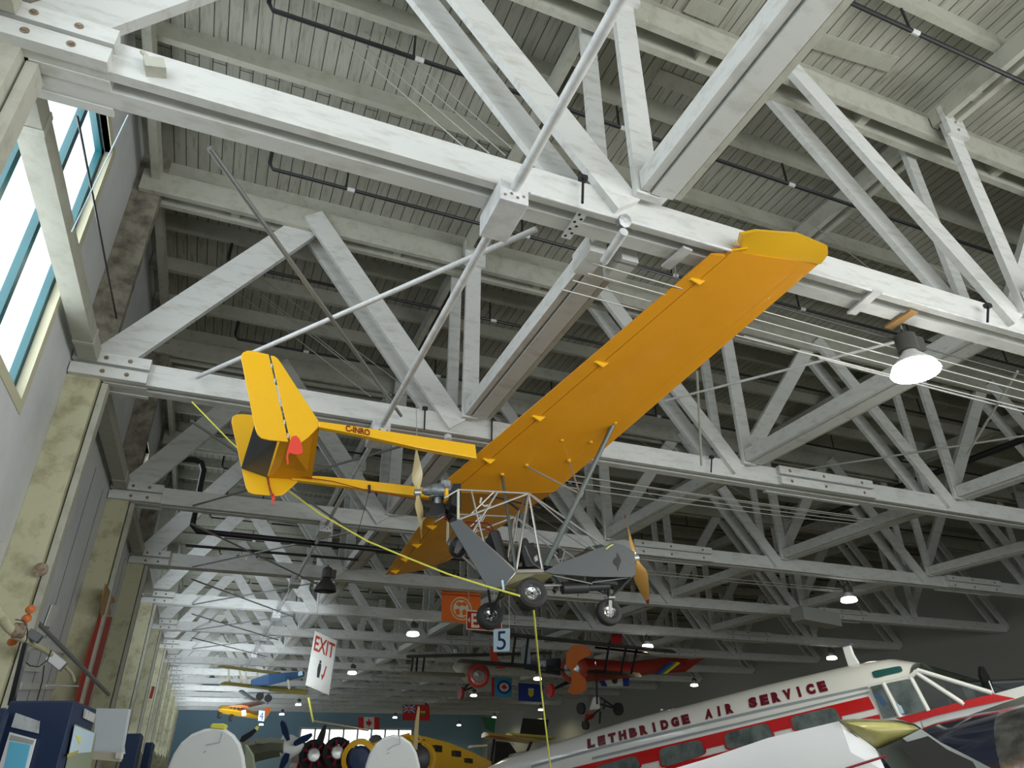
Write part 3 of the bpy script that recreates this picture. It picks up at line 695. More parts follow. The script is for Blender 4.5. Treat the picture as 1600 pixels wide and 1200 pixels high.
m = MB(); m.lathe(pl(717,853,-.15), US, [(-.1,.01),(-.08,.09),(.02,.11),(.12,.10),(.16,.02)], 14); m.tube([pl(725,838,-.3), pl(720,853,-.3), pl(712,866,-.3)], [.05,.07,.03], 8); m.build('carburettor', 'black_part', ul, smooth=True)
def propeller(name, c, axis, d1, d2, L1, L2, w, mt, tipm=None, tw=.5, tipf=.86, hand=1):
    root = MB().lathe(c, axis, [(-.05,.02),(-.045,.05),(.03,.05),(.035,.02)], 12, True).build(name, 'alu', ul, smooth=True)
    for d, Ln in ((d1, L1), (d2, L2)):
        d = V(d).normalized(); ax = V(axis).normalized(); cr = ax.cross(d).normalized()
        rings = []; N_ = 14
        prof = [.30,.42,.62,.85,1.0,1.05,1.0,.95,.88,.80,.70,.58,.42,.2]
        for i in range(N_):
            t = i/(N_-1); r = .03 + t*(Ln-.03); ang = (tw*(1-t)*1.1+.15)*hand
            chv = cr*math.cos(ang) + ax*math.sin(ang); th = (ax*math.cos(ang) - cr*math.sin(ang))*(.018*(1-t)+.004); hw = w*prof[i]/2
            p = c + d*r
            rings.append([p-chv*hw, p+th, p+chv*hw, p-th])
        k = int(N_*tipf)
        bl = MB().loft(rings[:k+1]).build('blade', mt, root, smooth=True)
        if tipm: MB().loft(rings[k:]).build('blade_tip', tipm, bl, smooth=True)
        else: MB().loft(rings[k:]).build('blade_tip', mt, bl, smooth=True)
    return root
c = pl(653,770,0); t1 = pl(650,701,0); t2 = pl(659,842,0)
propeller('rear_propeller', c, UA, t1-c, t2-c, (t1-c).length, (t2-c).length, .16, 'prop_wood', tw=.9)
c = pl(993,872,0); t1 = pl(976,805,0); t2 = pl(1013,943,0)
propeller('front_propeller', c, UA, t1-c, t2-c, (t1-c).length, (t2-c).length, .19, 'prop_amber', 'red_paint', tw=.75, hand=-1)
# gear -------------------------------------------------------------------
def wheel(name, c, ax, R, w, par=ul, hub='chrome'):
    t = MB().lathe(c, ax, [(-w*.42,R*.52),(-w*.5,R*.62),(-w*.5,R*.80),(-w*.36,R*.95),(-.1*w,R),(.1*w,R),(w*.36,R*.95),(w*.5,R*.80),(w*.5,R*.62),(w*.42,R*.52)], 28).build(name, 'black_rubber', par, smooth=True)
    h = MB(); 
    for s in (-1, 1):
        h.lathe(c, V(ax)*s, [(w*.20,.012),(w*.22,R*.18),(w*.10,R*.22),(w*.14,R*.40),(w*.38,R*.50),(w*.44,R*.55)], 24)
        for i in range(5):
            a = 2*PI*i/5; b = V(ax).normalized(); q = b.cross(V((0,0,1))).normalized(); r = b.cross(q)
            h.lathe(c + (q*math.cos(a)+r*math.sin(a))*R*.3, b*s, [(w*.08,R*.06),(w*.17,R*.06),(w*.18,0)], 8)
    h.build('hub', hub, t, smooth=True)
    return t
ax = US
wc1 = pl(830,928,-.50); wheel('main_wheel', wc1, ax, .175, .15)
wc2 = pl(765,963,.62); wheel('main_wheel', wc2, ax, .165, .15)
wc3 = pl(951,957,0); wheel('nose_wheel', wc3, ax, .158, .13)
tb('gear_leg', wc1+US*.1, pl(845,898,-.2), .016, 'black_part'); tb('gear_leg', wc1+US*.1, pl(866,912,-.1), .012, 'alu'); tb('gear_leg', wc1+US*.1, pl(800,905,-.1), .014, 'black_part')
tb('gear_leg', wc2-US*.1, pl(763,922,.3), .016, 'black_part'); tb('gear_leg', wc2-US*.1, pl(785,918,.2), .016, 'black_part'); tb('gear_leg', wc2-US*.1+UN*.1, pl(800,920,.3), .016, 'black_part')
m = MB(); m.slab([pl(951,938,-.09), pl(956,938,-.09), pl(956,958,-.09), pl(951,960,-.09)], US*.012); m.slab([pl(951,938,.09), pl(956,938,.09), pl(956,958,.09), pl(951,960,.09)], US*.012); m.slab([pl(947,936,0), pl(957,936,0), pl(957,939,0), pl(947,939,0)], US*.19)
m.build('nose_fork', 'alu', ul)
tb('gear_leg', pl(949,900,0), pl(952,937,0), .020, 'black_part', n=10); tb('gear_leg', pl(925,920,0), pl(949,928,0), .010, 'black_part'); tb('gear_leg', pl(942,918,0), pl(950,930,0), .010, 'black_part')
m = MB(); c = pl(876,919,-.12); m.lathe(c, UA, [(0,.02),(.01,.06),(.02,.072),(.34,.072),(.36,.05),(.62,.05),(.63,.02)], 16, True); m.build('muffler', 'black_part', ul, smooth=True)
tb('exhaust_pipe', pl(870,917,-.12), pl(866,924,-.12), .03, 'black_part')
tb('brace_wire', pl(865,899,-.3), pl(925,912,-.2), .009, 'alu'); tb('brace_wire', pl(925,910,-.2), pl(985,902,-.3), .009, 'alu'); tb('brace_wire', pl(845,915,-.3), pl(878,914,-.15), .012, 'alu')
m = MB(); m.box(pl(925,906,-.15)-V((.0,.05,.05)), pl(958,906,-.05)+V((0,.1,.03))); m.build('front_engine', 'black_part', ul, bevel=.02)
# red streamers on the rudders
m = MB(); q = [pl(x, y, -BO-.04) for x, y in [(453,690),(457,682),(463,681),(468,686),(472,697),(473,708),(466,711),(458,710),(452,708),(450,712),(451,724),(449,727),(447,715),(449,704)]]
m.slab(q, US*.014)
r_ = m.build('warning_streamer', 'red_ribbon', ul)
m = MB(); m.slab([pl(x, y, BO-.03) for x, y in [(424,772),(428,771),(430,780),(427,784),(429,790),(425,786)]], US*.01); m.build('warning_streamer', 'red_ribbon', ul)
# wires that carry it
def cable(name, pts, r, mt, label, group=None, cat='cable'):
    o = MB().tube(pts, r, 6).build(name, mt, loc=V(pts[0])); return tag(o, label, cat, group)
def depth(p): r = towards(800,600)/F_PX; return V(p).dot(r)/r.dot(r)
r0 = at_y(300,628,ty(2)-.14); d0 = depth(r0); d1 = depth(wc1)-.25
cable('yellow_rope', [r0] + [at(x, y, d0+(d1-d0)*t) for x, y, t in ((360,690,.10),(425,748,.2),(500,803,.35),(575,846,.5),(640,873,.62),(700,897,.75),(760,916,.88),(812,931,1.0))], .011, 'yellow_rope', 'yellow rope running from the second truss down to the near ultralight wheel', cat='rope')
cable('yellow_rope', [wc1 - UN*.16, at(846,1080,9.6), at(862,1215,9.9)], .011, 'yellow_rope', 'yellow rope hanging straight down below the near ultralight wheel', cat='rope')
cable('suspension_wire', [at(1063,470,7.7)-V((0,0,0)), at_y(1052,404,ty(1)+.4)], .008, 'cable', 'short steel wire from the near wing up to the nearest truss')
cable('suspension_wire', [at(652,708,9.2), at_z(650,628,4.66)+V((0,0,.0))], .005, 'cable', 'thin wire above the rear propeller of the ultralight')
# ------------------------------------------------------------------ white twin-engined airliner
P1 = at(1065,1160,11.3); P2 = at(1440,1060,8.9)
hz = V((P2.x-P1.x, P2.y-P1.y, 0)).normalized()
BM = hz.cross(V((0,0,1))); BM = BM if BM.dot(P1) < 0 else -BM
def pb(x, y, off=0):
    """point on the vertical plane 'off' metres towards the eye from the side of the body"""
    r = towards(x, y); return r * ((P1.dot(BM)+off) / r.dot(BM))
BF = (pb(1357,1076)-pb(950,1165)).normalized(); BU = BF.cross(BM); BU = BU if BU.z > 0 else -BU
HW = .66
def stn(p): d = p-P1; return d.dot(BF), d.dot(BU)
top_px = [(760,1203),(800,1182),(900,1152),(1000,1122),(1100,1097),(1200,1071),(1325,1042),(1375,1032),(1400,1030),(1437,1036)]
TOPL = [stn(pb(x, y, -HW)) for x, y in top_px]
def interp(tab, a):
    if a <= tab[0][0]: return tab[0][1] + (a-tab[0][0])*(tab[1][1]-tab[0][1])/(tab[1][0]-tab[0][0])
    for (a0, h0), (a1, h1) in zip(tab, tab[1:]):
        if a <= a1: return h0 + (h1-h0)*(a-a0)/(a1-a0)
    return tab[-1][1]
A0, A1 = TOPL[0][0], TOPL[-1][0]
def sect(a):
    ht = interp(TOPL, a); w = HW*(1 - .5*max(0, min(1, (-a)/9.0))); hh = .82*(1 - .45*max(0, min(1, (-a)/9.0)))
    return ht, w, hh
def ring(a, n=36, grow=0, cut=None):
    ht, w, hh = sect(a); c = P1 - BM*HW + BF*a + BU*(ht-hh); out = []
    for i in range(n):
        t = 2*PI*i/n; ct, st = math.cos(t), math.sin(t); e = .86
        out.append(c + BM*((w+grow)*math.copysign(abs(ct)**e, ct)) + BU*((hh+grow)*math.copysign(abs(st)**e, st)))
    return out
def surf(x, y, eps=.006):
    r = towards(x, y); t0 = (P1.dot(BM)+.25)/r.dot(BM); L = r.length; t = t0
    for i in range(400):
        p = r*t; d = p-P1; a = d.dot(BF); ht, w, hh = sect(a); m = d.dot(BM)+HW; h = d.dot(BU)-(ht-hh)
        q = 2/.86
        if abs(m/(w+eps))**q + abs(h/(hh+eps))**q < 1: return p
        t += .006/L
    return r*t0*1.03
air = thing('airliner', P1-BU*1.5, 'white twin-engined airliner with a red window band and maroon lettering along its roof', 'airplane')
m = MB(); NS = 40
m.loft([ring(A0-2.5+(A1-A0+2.5)*i/NS) for i in range(NS+1)]); fus = m.build('fuselage', 'beech_white', air, smooth=True)
def patch(name, px, mt, eps=.012, par=None, sub=6):
    """a skin panel following the body, outline given as seen points"""
    out = []
    for i in range(len(px)):
        (x0, y0), (x1, y1) = px[i], px[(i+1)%len(px)]
        for j in range(sub): out.append((x0+(x1-x0)*j/sub, y0+(y1-y0)*j/sub))
    cx = sum(p[0] for p in out)/len(out); cy = sum(p[1] for p in out)/len(out)
    m = MB(); m.loft([[surf(cx+(x-cx)*s, cy+(y-cy)*s, eps) for x, y in out] for s in (1,.75,.5,.25,.02)], cap=False)
    m.face([surf(cx+(x-cx)*.02, cy+(y-cy)*.02, eps) for x, y in out])
    return m.build(name, mt, par or fus, smooth=True)
def strip(name, up, lo, mt, eps=.010, n=40):
    def along(t, L):
        k = t*(len(L)-1); i = min(int(k), len(L)-2); f = k-i; return (L[i][0]+(L[i+1][0]-L[i][0])*f, L[i][1]+(L[i+1][1]-L[i][1])*f)
    rows = []
    for i in range(n+1):
        t = i/n; (xa, ya), (xb, yb) = along(t, up), along(t, lo)
        rows.append([surf(xa+(xb-xa)*j/4, ya+(yb-ya)*j/4, eps) for j in range(5)])
    m = MB(); m.loft(rows, cap=False, closed=False); return m.build(name, mt, fus, smooth=True)
strip('grey_stripe', [(830,1196),(950,1163),(1200,1105),(1357,1072)], [(830,1200),(950,1167),(1200,1109),(1357,1075)], 'stripe_grey')
strip('grey_stripe', [(925,1183),(1060,1150),(1200,1118),(1357,1080)], [(925,1187),(1060,1154),(1200,1121),(1357,1083)], 'stripe_grey')
strip('red_stripe', [(880,1203),(1050,1162),(1200,1126),(1357,1088)], [(880,1222),(1050,1184),(1200,1146),(1367,1107)], 'beech_red')
strip('red_stripe', [(1040,1197),(1200,1157),(1374,1116)], [(1040,1210),(1200,1170),(1376,1124)], 'beech_red')
def rrect(c, n=5, k=.22):
    out = []
    for i in range(4):
        p, q, r = V(c[i-1]).to_2d() if False else V((*c[i-1],0)), V((*c[i],0)), V((*c[(i+1)%4],0))
        a = q.lerp(p, k); b = q.lerp(r, k)
        for j in range(n):
            t = j/(n-1); out.append(tuple(((1-t)**2*a + 2*t*(1-t)*q + t*t*b)[:2]))
    return out
for c in ([(1235,1120),(1303,1104),(1316,1127),(1241,1143)], [(1131,1146),(1198,1129),(1210,1153),(1136,1172)], [(1029,1170),(1094,1155),(1103,1178),(1034,1200)], [(931,1198),(993,1180),(1002,1200),(938,1216)]):
    cx = sum(p[0] for p in c)/4; cy = sum(p[1] for p in c)/4
    big = [(cx+(x-cx)*1.07, cy+(y-cy)*1.10) for x, y in c]
    w = patch('window_surround', rrect(big), 'beech_red', .016, sub=1); patch('cabin_window', rrect(c), 'glass_dark', .022, par=w, sub=1)
patch('skylight', rrect([(1361,1049),(1407,1040),(1411,1049),(1366,1060)]), 'glass_teal', .012, sub=1)
def word(s, bl, br, tl, tr):
    vs, fs, (x0, x1, y0, y1) = text_mesh(s, 1.0, .085)
    def f(u, v): return surf((bl[0]*(1-u)+br[0]*u)*(1-v)+(tl[0]*(1-u)+tr[0]*u)*v, (bl[1]*(1-u)+br[1]*u)*(1-v)+(tl[1]*(1-u)+tr[1]*u)*v, .012)
    m = MB(); m.add([f((x-x0)/(x1-x0), (y-y0)/(y1-y0)) for x, y in vs], fs); m.build('lettering', 'maroon', fus)
def spaced(s, bl, br, tl, tr):
    n = len(s); wd = 1/(n + (n-1)*.38)
    for i, ch in enumerate(s):
        if ch == 'I': u0 = i*wd*1.38 + wd*.33; u1 = u0 + wd*.34
        else: u0 = i*wd*1.38; u1 = u0+wd
        L = lambda p, q, t: (p[0]+(q[0]-p[0])*t, p[1]+(q[1]-p[1])*t)
        word(ch, L(bl,br,u0), L(bl,br,u1), L(tl,tr,u0), L(tl,tr,u1))
spaced('LETHBRIDGE', (918,1170), (1079,1130), (917,1155), (1075,1115))
spaced('AIR', (1102,1124.5), (1147,1113.5), (1101,1109), (1143,1097.5))
spaced('SERVICE', (1171,1107), (1294,1079), (1168,1091), (1288,1063))
m = MB(); m.face([p + BF*.012 for p in ring(A1)]); m.build('cockpit_interior', 'shade_dark', air)
# cockpit: lower nose, glazing and white posts
sill = [(1376,1126),(1450,1111),(1550,1085),(1604,1070)]
low = [(1400,1160),(1470,1133),(1560,1101),(1604,1086)]
m = MB(); m.loft([[pb(x,y,.0), pb(x2,y2,-.02), pb(x2,y2,-.02)-BM*1.25, pb(x,y,0)-BM*1.25] for (x,y),(x2,y2) in zip(sill, low)]); nose_ = m.build('nose', 'beech_white', air)
m = MB(); m.loft([[pb(x,y,.012), pb(x2,y2,.012)] for (x,y),(x2,y2) in zip([(1400,1122),(1450,1110),(1500,1097),(1551,1084),(1585,1091)], [(1424,1130),(1460,1119),(1510,1107),(1551,1098),(1585,1092)])], cap=False, closed=False); m.build('red_stripe', 'beech_red', nose_)
m = MB(); m.slab([pb(1357,1073,-.02), pb(1423,1058,-.02), pb(1452,1111,-.02), pb(1376,1126,-.02)], BM*.02); wall_ = m.build('cockpit_side', 'beech_white', air)
def gl(name, px, mt, off=.0, par=None): return MB().slab([pb(x,y,off) for x,y in px], BM*.008).build(name, mt, par or wall_)
gl('side_window', [(1360,1073),(1377,1069),(1401,1119),(1380,1123)], 'glass_dark', .02)
gl('side_window', [(1385,1068),(1419,1061),(1447,1110),(1414,1117)], 'glass_dark', .02)
MB().slab([pb(x,y,.026) for x,y in [(1364,1082),(1376,1086),(1386,1100),(1380,1104)]], BM*.004).build('cockpit_curtain', 'blue_fabric', wall_)
MB().slab([pb(x,y,.026) for x,y in [(1400,1098),(1408,1103),(1413,1114),(1406,1116)]], BM*.004).build('cockpit_curtain', 'sign_blue', wall_)
inn = MB(); inn.slab([pb(x,y,-.9) for x,y in [(1423,1062),(1436,1048),(1548,1083),(1452,1110)]], BM*.02); inn.build('far_window', 'canopy', air)
gl('side_glass', [(1427,1062),(1436,1048),(1548,1084),(1452,1110)], 'canopy', -.02, air)
MB().loft([[pb(1436,1047,-.02), pb(1548,1083,-.02)], [pb(1438,1036,-.66), pb(1543,1066,-.66)], [pb(1436,1047,-.02)-BM*1.25, pb(1548,1083,-.02)-BM*1.25]], cap=False, closed=False).build('windscreen', 'canopy', air)
MB().tube([pb(1405,1065,-.6), pb(1450,1100,-.6)], .03, 8).build('seat_frame', 'black_part', air)
m = MB(); m.lathe(pb(1495,1085,-.55), BF, [(-.1,.10),(-.05,.16),(.15,.17),(.2,.05)], 16, True); m.obox(pb(1475,1103,-.5), BF*.2, BM*.3, BU*.05); m.build('control_panel', 'black_part', air, smooth=True)
for a, b, r in (((1428,1049),(1507,1101),.027), ((1434,1047),(1551,1083),.027), ((1422,1056),(1451,1111),.027), ((1381,1067),(1408,1121),.036), ((1357,1073),(1424,1059),.024), ((1422,1058),(1436,1047),.03), ((1545,1064),(1553,1084),.008)):
    MB().tube([pb(*a,.0), pb(*b,.0)], r, 8).build('window_post', 'beech_white' if r > .01 else 'alu', air, smooth=True)
MB().slab([pb(x,y,-.66) for x,y in [(1317,1011),(1329,1008),(1334,1022),(1343,1037),(1327,1043),(1322,1028)]], BM*.05).build('antenna_mast', 'beech_white', air, bevel=.01)
MB().slab([pb(x,y,-.66) for x,y in [(1312,1009),(1330,1005),(1331,1008),(1314,1012)]], BM*.08).build('mast_cap', 'fuse_grey', air)
MB().lathe(pb(1034,1152-42,-.66)+BU*.0, BU, [(0,.03),(.02,.02),(.03,0)], 10).build('roof_light', 'beech_white', air)
# engine nacelle, spinner side to the right
NC = at(1560,1262,7.9); 
ncl = MB().lathe(NC-BF*1.6, BF, [(0,.40),(.35,.66),(.9,.86),(1.35,.93),(1.75,.945),(2.2,.945)], 40, True).build('engine_nacelle', 'dark_gloss', air, smooth=True)
MB().lathe(NC+BF*.5, BF, [(0,.945),(.03,.95),(.5,.97),(.95,.96),(1.2,.88),(1.3,.75)], 48).build('cowl_ring', 'chrome', ncl, smooth=True)
# foreground wing with its landing light
WD = 6.6
def wq(x, y, d=0): return at(x, y, WD+d)
wingw = thing('white_wing', wq(1250,1260), 'glossy white wing with a yellowed landing light lens in the lower right foreground', 'wing')
rows = []
for (x0, y0), (x1, y1), dd in (((980,1222),(1010,1290),1.6), ((1100,1187),(1150,1290),1.2), ((1200,1153),(1260,1290),.8), ((1312,1126.5),(1370,1290),.4), ((1368,1170),(1425,1290),.3)):
    rows.append([wq(x0, y0, dd+.5), wq(x0, y0, dd), wq(x0+(x1-x0)*.3, y0+(y1-y0)*.3, dd-.18), wq(x1, y1, dd-.3), wq(x1, y1, dd+.6)])
MB().loft(rows).build('wing_skin', 'wing_white', wingw, smooth=True)
lens = [(1314,1127),(1336,1125.5),(1372,1126),(1402,1127.5),(1425,1132),(1436,1139),(1432,1149),(1412,1159),(1370,1171),(1352,1160),(1330,1143)]
cx, cy = 1375, 1144
MB().loft([[wq(cx+(x-cx)*s, cy+(y-cy)*s, .35-.14*(1-s*s)) for x, y in lens] for s in (1,.8,.55,.3,.05)], cap=True).build('landing_light_lens', 'lens_yellow', wingw, smooth=True)
MB().tube([wq(x, y, .33) for x, y in [(1312,1126),(1336,1124.5),(1372,1125),(1404,1126.5),(1428,1132),(1439,1139)]], .010, 6).build('lens_rim', 'chrome', wingw, smooth=True)
MB().tube([wq(x, y, .33) for x, y in [(1312,1127),(1328,1143),(1350,1160),(1370,1172)]], .008, 6).build('lens_rim', 'chrome', wingw, smooth=True)
edge = [(1439,1139),(1470,1160),(1510,1180),(1560,1206)]; inner = [(1370,1172),(1384,1190),(1400,1210),(1420,1240)]
MB().loft([[wq(x,y,.3), wq((x+x2)/2+6,(y+y2)/2-2,.15), wq(x2,y2,.28), wq(x2,y2,.6), wq(x,y,.6)] for (x,y),(x2,y2) in zip(edge, inner)]).build('leading_edge', 'strut_grey', wingw, smooth=True)
MB().loft([[wq(x,y,.10), wq(x2,y2,.10)] for (x,y),(x2,y2) in zip([(1404,1163),(1450,1150),(1480,1171),(1520,1190)], [(1432,1196),(1480,1210),(1500,1215),(1540,1225)])], cap=False, closed=False).build('deicing_boot', 'black_rubber', wingw, smooth=True)
MB().tube([wq(1322,1201,.0), wq(1385,1181,.05)], .012, 6).build('pink_line', 'maroon', wingw)
# dark aircraft behind the airliner nose
dk = thing('dark_airplane', at(1560,1110,14), 'dark airplane wing and propeller blade showing behind the airliner windscreen', 'airplane')
MB().loft([[at(1420,1068,14), at(1420,1100,14), at(1420,1100,13.4), at(1420,1070,13.4)], [at(1640,1058,14), at(1640,1110,14), at(1640,1110,13.4), at(1640,1060,13.4)]]).build('wing', 'fuse_grey', dk, bevel=.05)
MB().slab([at(x, y, 12.8) for x, y in [(1530,1042),(1534,1040),(1542,1053),(1548,1066),(1550,1080),(1548,1120),(1540,1120),(1536,1070),(1530,1056)]], (.0,.06,0)).build('propeller_blade', 'black_part', dk, bevel=.01)
# ------------------------------------------------------------------ signs, banners and flags
def board(name, px, D, mt, label, cat, th=.02, back=None, hang=True, **k):
    """flat sheet with corners tl,tr,br,bl"""
    P = [at(x, y, D) for x, y in px]; n = (P[1]-P[0]).cross(P[3]-P[0]).normalized(); n = n if n.dot(P[0]) < 0 else -n
    r = MB().slab(P, n*th).build(name, mt, loc=P[3]); tag(r, label, cat)
    return r, P, n
def onb(P, u, v, n, e=.014): return (P[0]*(1-u)+P[1]*u)*v + (P[3]*(1-u)+P[2]*u)*(1-v) + n*e
def poly_on(name, P, n, uv, mt, par, e=.014): return MB().face([onb(P, u, v, n, e) for u, v in uv]).build(name, mt, par)
def text_on(s, P, n, u0, v0, u1, v1, mt, par, bold=.02, e=.016, name='lettering'):
    vs, fs, (x0, x1, y0, y1) = text_mesh(s, 1.0, bold)
    m = MB(); m.add([onb(P, u0+(u1-u0)*(x-x0)/(x1-x0), v0+(v1-v0)*(y-y0)/(y1-y0), n, e) for x, y in vs], fs); return m.build(name, mt, par)
def disc_uv(cx, cy, rx, ry, n=28, r0=0, a0=0): return [(cx+rx*math.cos(2*PI*i/n), cy+ry*math.sin(2*PI*i/n)) for i in range(n)]
def cords(P, par, D, us=(.05,.95)):
    for u in us:
        p = P[0].lerp(P[1], u); MB().tube([p, V((p.x, p.y, 4.69))], .006, 5).build('hanging_cord', 'cable', par)
# number sign
r, P, n = board('number_sign', [(771,983),(797,981.5),(796.5,1017),(771,1018.5)], 15, 'sign_blue', 'pale blue hanging card with a dark 5', 'sign'); cords(P, r, 15)
text_on('5', P, n, .22, .08, .76, .90, 'navy', r, .0)
# exit sign
r, P, n = board('exit_sign', [(729,953),(784,956),(784.5,987),(728.5,983)], 19, 'sign_cream', 'red and cream exit sign partly behind the far ultralight wheel', 'sign', th=.04); cords(P, r, 19)
poly_on('red_field', P, n, [(.025,.05),(.975,.05),(.975,.95),(.025,.95)], 'red_sign', r, .023)
text_on('EXIT', P, n, .14, .12, .86, .86, 'sign_cream', r, .03, .026)
for (a, b) in ((.10,.04), (.90,.96)): poly_on('arrow', P, n, [(a,.35),(b,.5),(a,.65)], 'sign_cream', r, .026)
# orange crest banner
r, P, n = board('orange_banner', [(690,921),(751,924),(751,976),(690,970)], 22, 'orange_cloth', 'orange cloth banner with a round emblem, left of the exit sign', 'banner'); cords(P, r, 22)
poly_on('emblem', P, n, disc_uv(.50,.44,.27,.36), 'sign_cream', r); poly_on('emblem_ring', P, n, disc_uv(.50,.44,.245,.325), 'orange_cloth', r, .017); poly_on('emblem_centre', P, n, disc_uv(.50,.44,.20,.27), 'sign_cream', r, .020)
poly_on('emblem_blot', P, n, [(.36,.58),(.44,.66),(.52,.62),(.58,.68),(.66,.58),(.60,.52),(.52,.56),(.46,.50)], 'orange_cloth', r, .023)
poly_on('emblem_blot', P, n, [(.38,.24),(.34,.40),(.44,.44),(.48,.34),(.46,.24)], 'orange_cloth', r, .023); poly_on('emblem_blot', P, n, [(.54,.24),(.52,.36),(.58,.44),(.66,.38),(.64,.26)], 'orange_cloth', r, .023)
poly_on('hem', P, n, [(0,.84),(1,.84),(1,.87),(0,.87)], 'banner_red', r)
# cloth exit banner
r, P, n = board('cloth_banner', [(492,985),(526.5,1001),(514,1086),(477.5,1070)], 21, 'cloth_white', 'white cloth banner hand painted EXIT in red with a black figure and a red arrow', 'banner')
for u in (.02,.98): p = P[0].lerp(P[1], u); MB().tube([p, V((p.x, p.y, 4.69))], .006, 5).build('hanging_cord', 'cable', r)
text_on('EXIT', P, n, .08, .66, .96, .93, 'banner_red', r, .02)
m = MB(); m.face([onb(P, u, v, n, .014) for u, v in [(.40,.22),(.50,.22),(.52,.40),(.50,.48),(.40,.48),(.37,.38)]]); m.face([onb(P, u, v, n, .014) for u, v in disc_uv(.45,.51,.045,.03,10)]); m.build('figure', 'black_part', r)
poly_on('arrow', P, n, [(.62,.20),(.70,.30),(.74,.48),(.69,.48),(.64,.30),(.56,.31)], 'banner_red', r)
# maple leaf flag
r, P, n = board('maple_leaf_flag', [(560,1120),(593,1120.5),(593,1139),(560,1138)], 58, 'cloth_white', 'red and white maple leaf flag hanging at the far end', 'flag')
poly_on('red_bar', P, n, [(0,0),(.25,0),(.25,1),(0,1)], 'flag_red', r, .03); poly_on('red_bar', P, n, [(.75,0),(1,0),(1,1),(.75,1)], 'flag_red', r, .03)
poly_on('maple_leaf', P, n, [(.485,.12),(.515,.12),(.515,.30),(.60,.28),(.585,.36),(.66,.52),(.62,.56),(.63,.66),(.57,.63),(.555,.68),(.53,.62),(.54,.82),(.515,.78),(.50,.90),(.485,.78),(.46,.82),(.47,.62),(.445,.68),(.43,.63),(.37,.66),(.38,.56),(.34,.52),(.415,.36),(.40,.28),(.485,.30)], 'flag_red', r, .03)
# red ensign
r, P, n = board('red_ensign_flag', [(629,1101),(671,1101.5),(672,1126),(629,1125)], 48, 'flag_red', 'red ensign flag with a union canton in its upper corner', 'flag')
c = poly_on('canton', P, n, [(0,.5),(.48,.5),(.48,1),(0,1)], 'flag_blue', r, .03)
for uv in ([(0,.53),(.44,1),(.48,.97),(.04,.5)], [(0,.97),(.04,1),(.48,.53),(.44,.5)], [(0,.68),(.48,.68),(.48,.82),(0,.82)], [(.20,.5),(.28,.5),(.28,1),(.20,1)]): poly_on('white_cross', P, n, uv, 'cloth_white', r, .034)
for uv in ([(0,.715),(.48,.715),(.48,.785),(0,.785)], [(.22,.5),(.26,.5),(.26,1),(.22,1)]): poly_on('red_cross', P, n, uv, 'flag_red', r, .038)
poly_on('shield', P, n, [(.66,.62),(.84,.62),(.84,.42),(.75,.26),(.66,.42)], 'flag_green', r, .03); poly_on('shield_top', P, n, [(.66,.62),(.84,.62),(.84,.50),(.66,.50)], 'flag_yellow', r, .034)
# roundel flag, blue shield flag, striped banner flag
r, P, n = board('roundel_flag', [(768,1058),(800,1060),(800,1089),(768,1088)], 34, 'flag_sky', 'sky blue flag with a dark roundel around a red leaf', 'flag')
poly_on('red_edge', P, n, [(0,0),(.14,0),(.14,1),(0,1)], 'flag_red', r, .02)
for q, mt in ((.34,'flag_blue'),(.23,'cloth_white')): poly_on('roundel', P, n, disc_uv(.62,.52,q,q*1.05), mt, r, .02+.004*(.4-q)*10)
poly_on('leaf', P, n, [(.60,.36),(.64,.36),(.64,.44),(.74,.46),(.76,.58),(.69,.58),(.64,.68),(.62,.70),(.60,.68),(.55,.58),(.48,.58),(.50,.46),(.60,.44)], 'flag_red', r, .03)
r, P, n = board('shield_flag', [(810,1067),(849,1070),(848,1097),(810,1095)], 33, 'flag_blue', 'deep blue flag with a small pale shield', 'flag')
poly_on('shield', P, n, [(.40,.66),(.62,.66),(.62,.40),(.51,.24),(.40,.40)], 'flag_yellow', r, .02); poly_on('shield_top', P, n, [(.40,.76),(.62,.76),(.62,.64),(.40,.64)], 'sign_blue', r, .022)
r, P, n = board('striped_flag', [(934,1057),(983,1052),(983,1072),(940,1072)], 33, 'cloth_white', 'blue and white striped flag under the orange-cowled biplane', 'flag')
poly_on('blue_bar', P, n, [(.0,0),(.22,0),(.14,1),(0,1)], 'flag_blue', r, .02); poly_on('blue_bar', P, n, [(.78,0),(1,0),(1,1),(.78,1)], 'flag_blue', r, .02); poly_on('crest', P, n, [(.40,.75),(.64,.75),(.58,.3),(.50,.2),(.42,.3)], 'shade_dark', r, .02)
r, P, n = board('dark_red_flag', [(955,990),(972,990),(972,1012),(955,1010)], 31, 'red_sign', 'small dark red flag above the orange-cowled biplane', 'flag')
r, P, n = board('green_flag', [(753,1120),(775,1122),(772,1146),(758,1138)], 60, 'flag_green', 'dark green flag drooping at the far end', 'flag')
# small white number card on the orange airplane
r, P, n = board('number_card', [(405,1110),(414,1111),(413,1127),(403,1126)], 29, 'sign_blue', 'small pale card reading 4 beside the orange airplane', 'sign'); text_on('4', P, n, .2, .15, .8, .88, 'navy', r, .0)

# ------------------------------------------------------------------ hanging biplanes and other far airplanes
def wingslab(name, a, b, c, mt, par, th=.08, up=(0,0,1)):
    """wing from a to b (points), chord vector c"""
    a = V(a); b = V(b); c = V(c); u = V(up)
    rg = lambda p: [p-c*.5, p-c*.25+u*th*.45, p+c*.1+u*th*.75, p+c*.42+u*th*.5, p+c*.5, p+c*.4-u*th*.2, p-u*th*.1]
    return MB().loft([rg(a.lerp(b, t)) for t in (0,.03,.5,.97,1)]).build(name, mt, par, smooth=True)
def tubes(name, prs, r, mt, par):
    for a, b in prs: MB().tube([a, b], r, 6).build(name, mt, par)
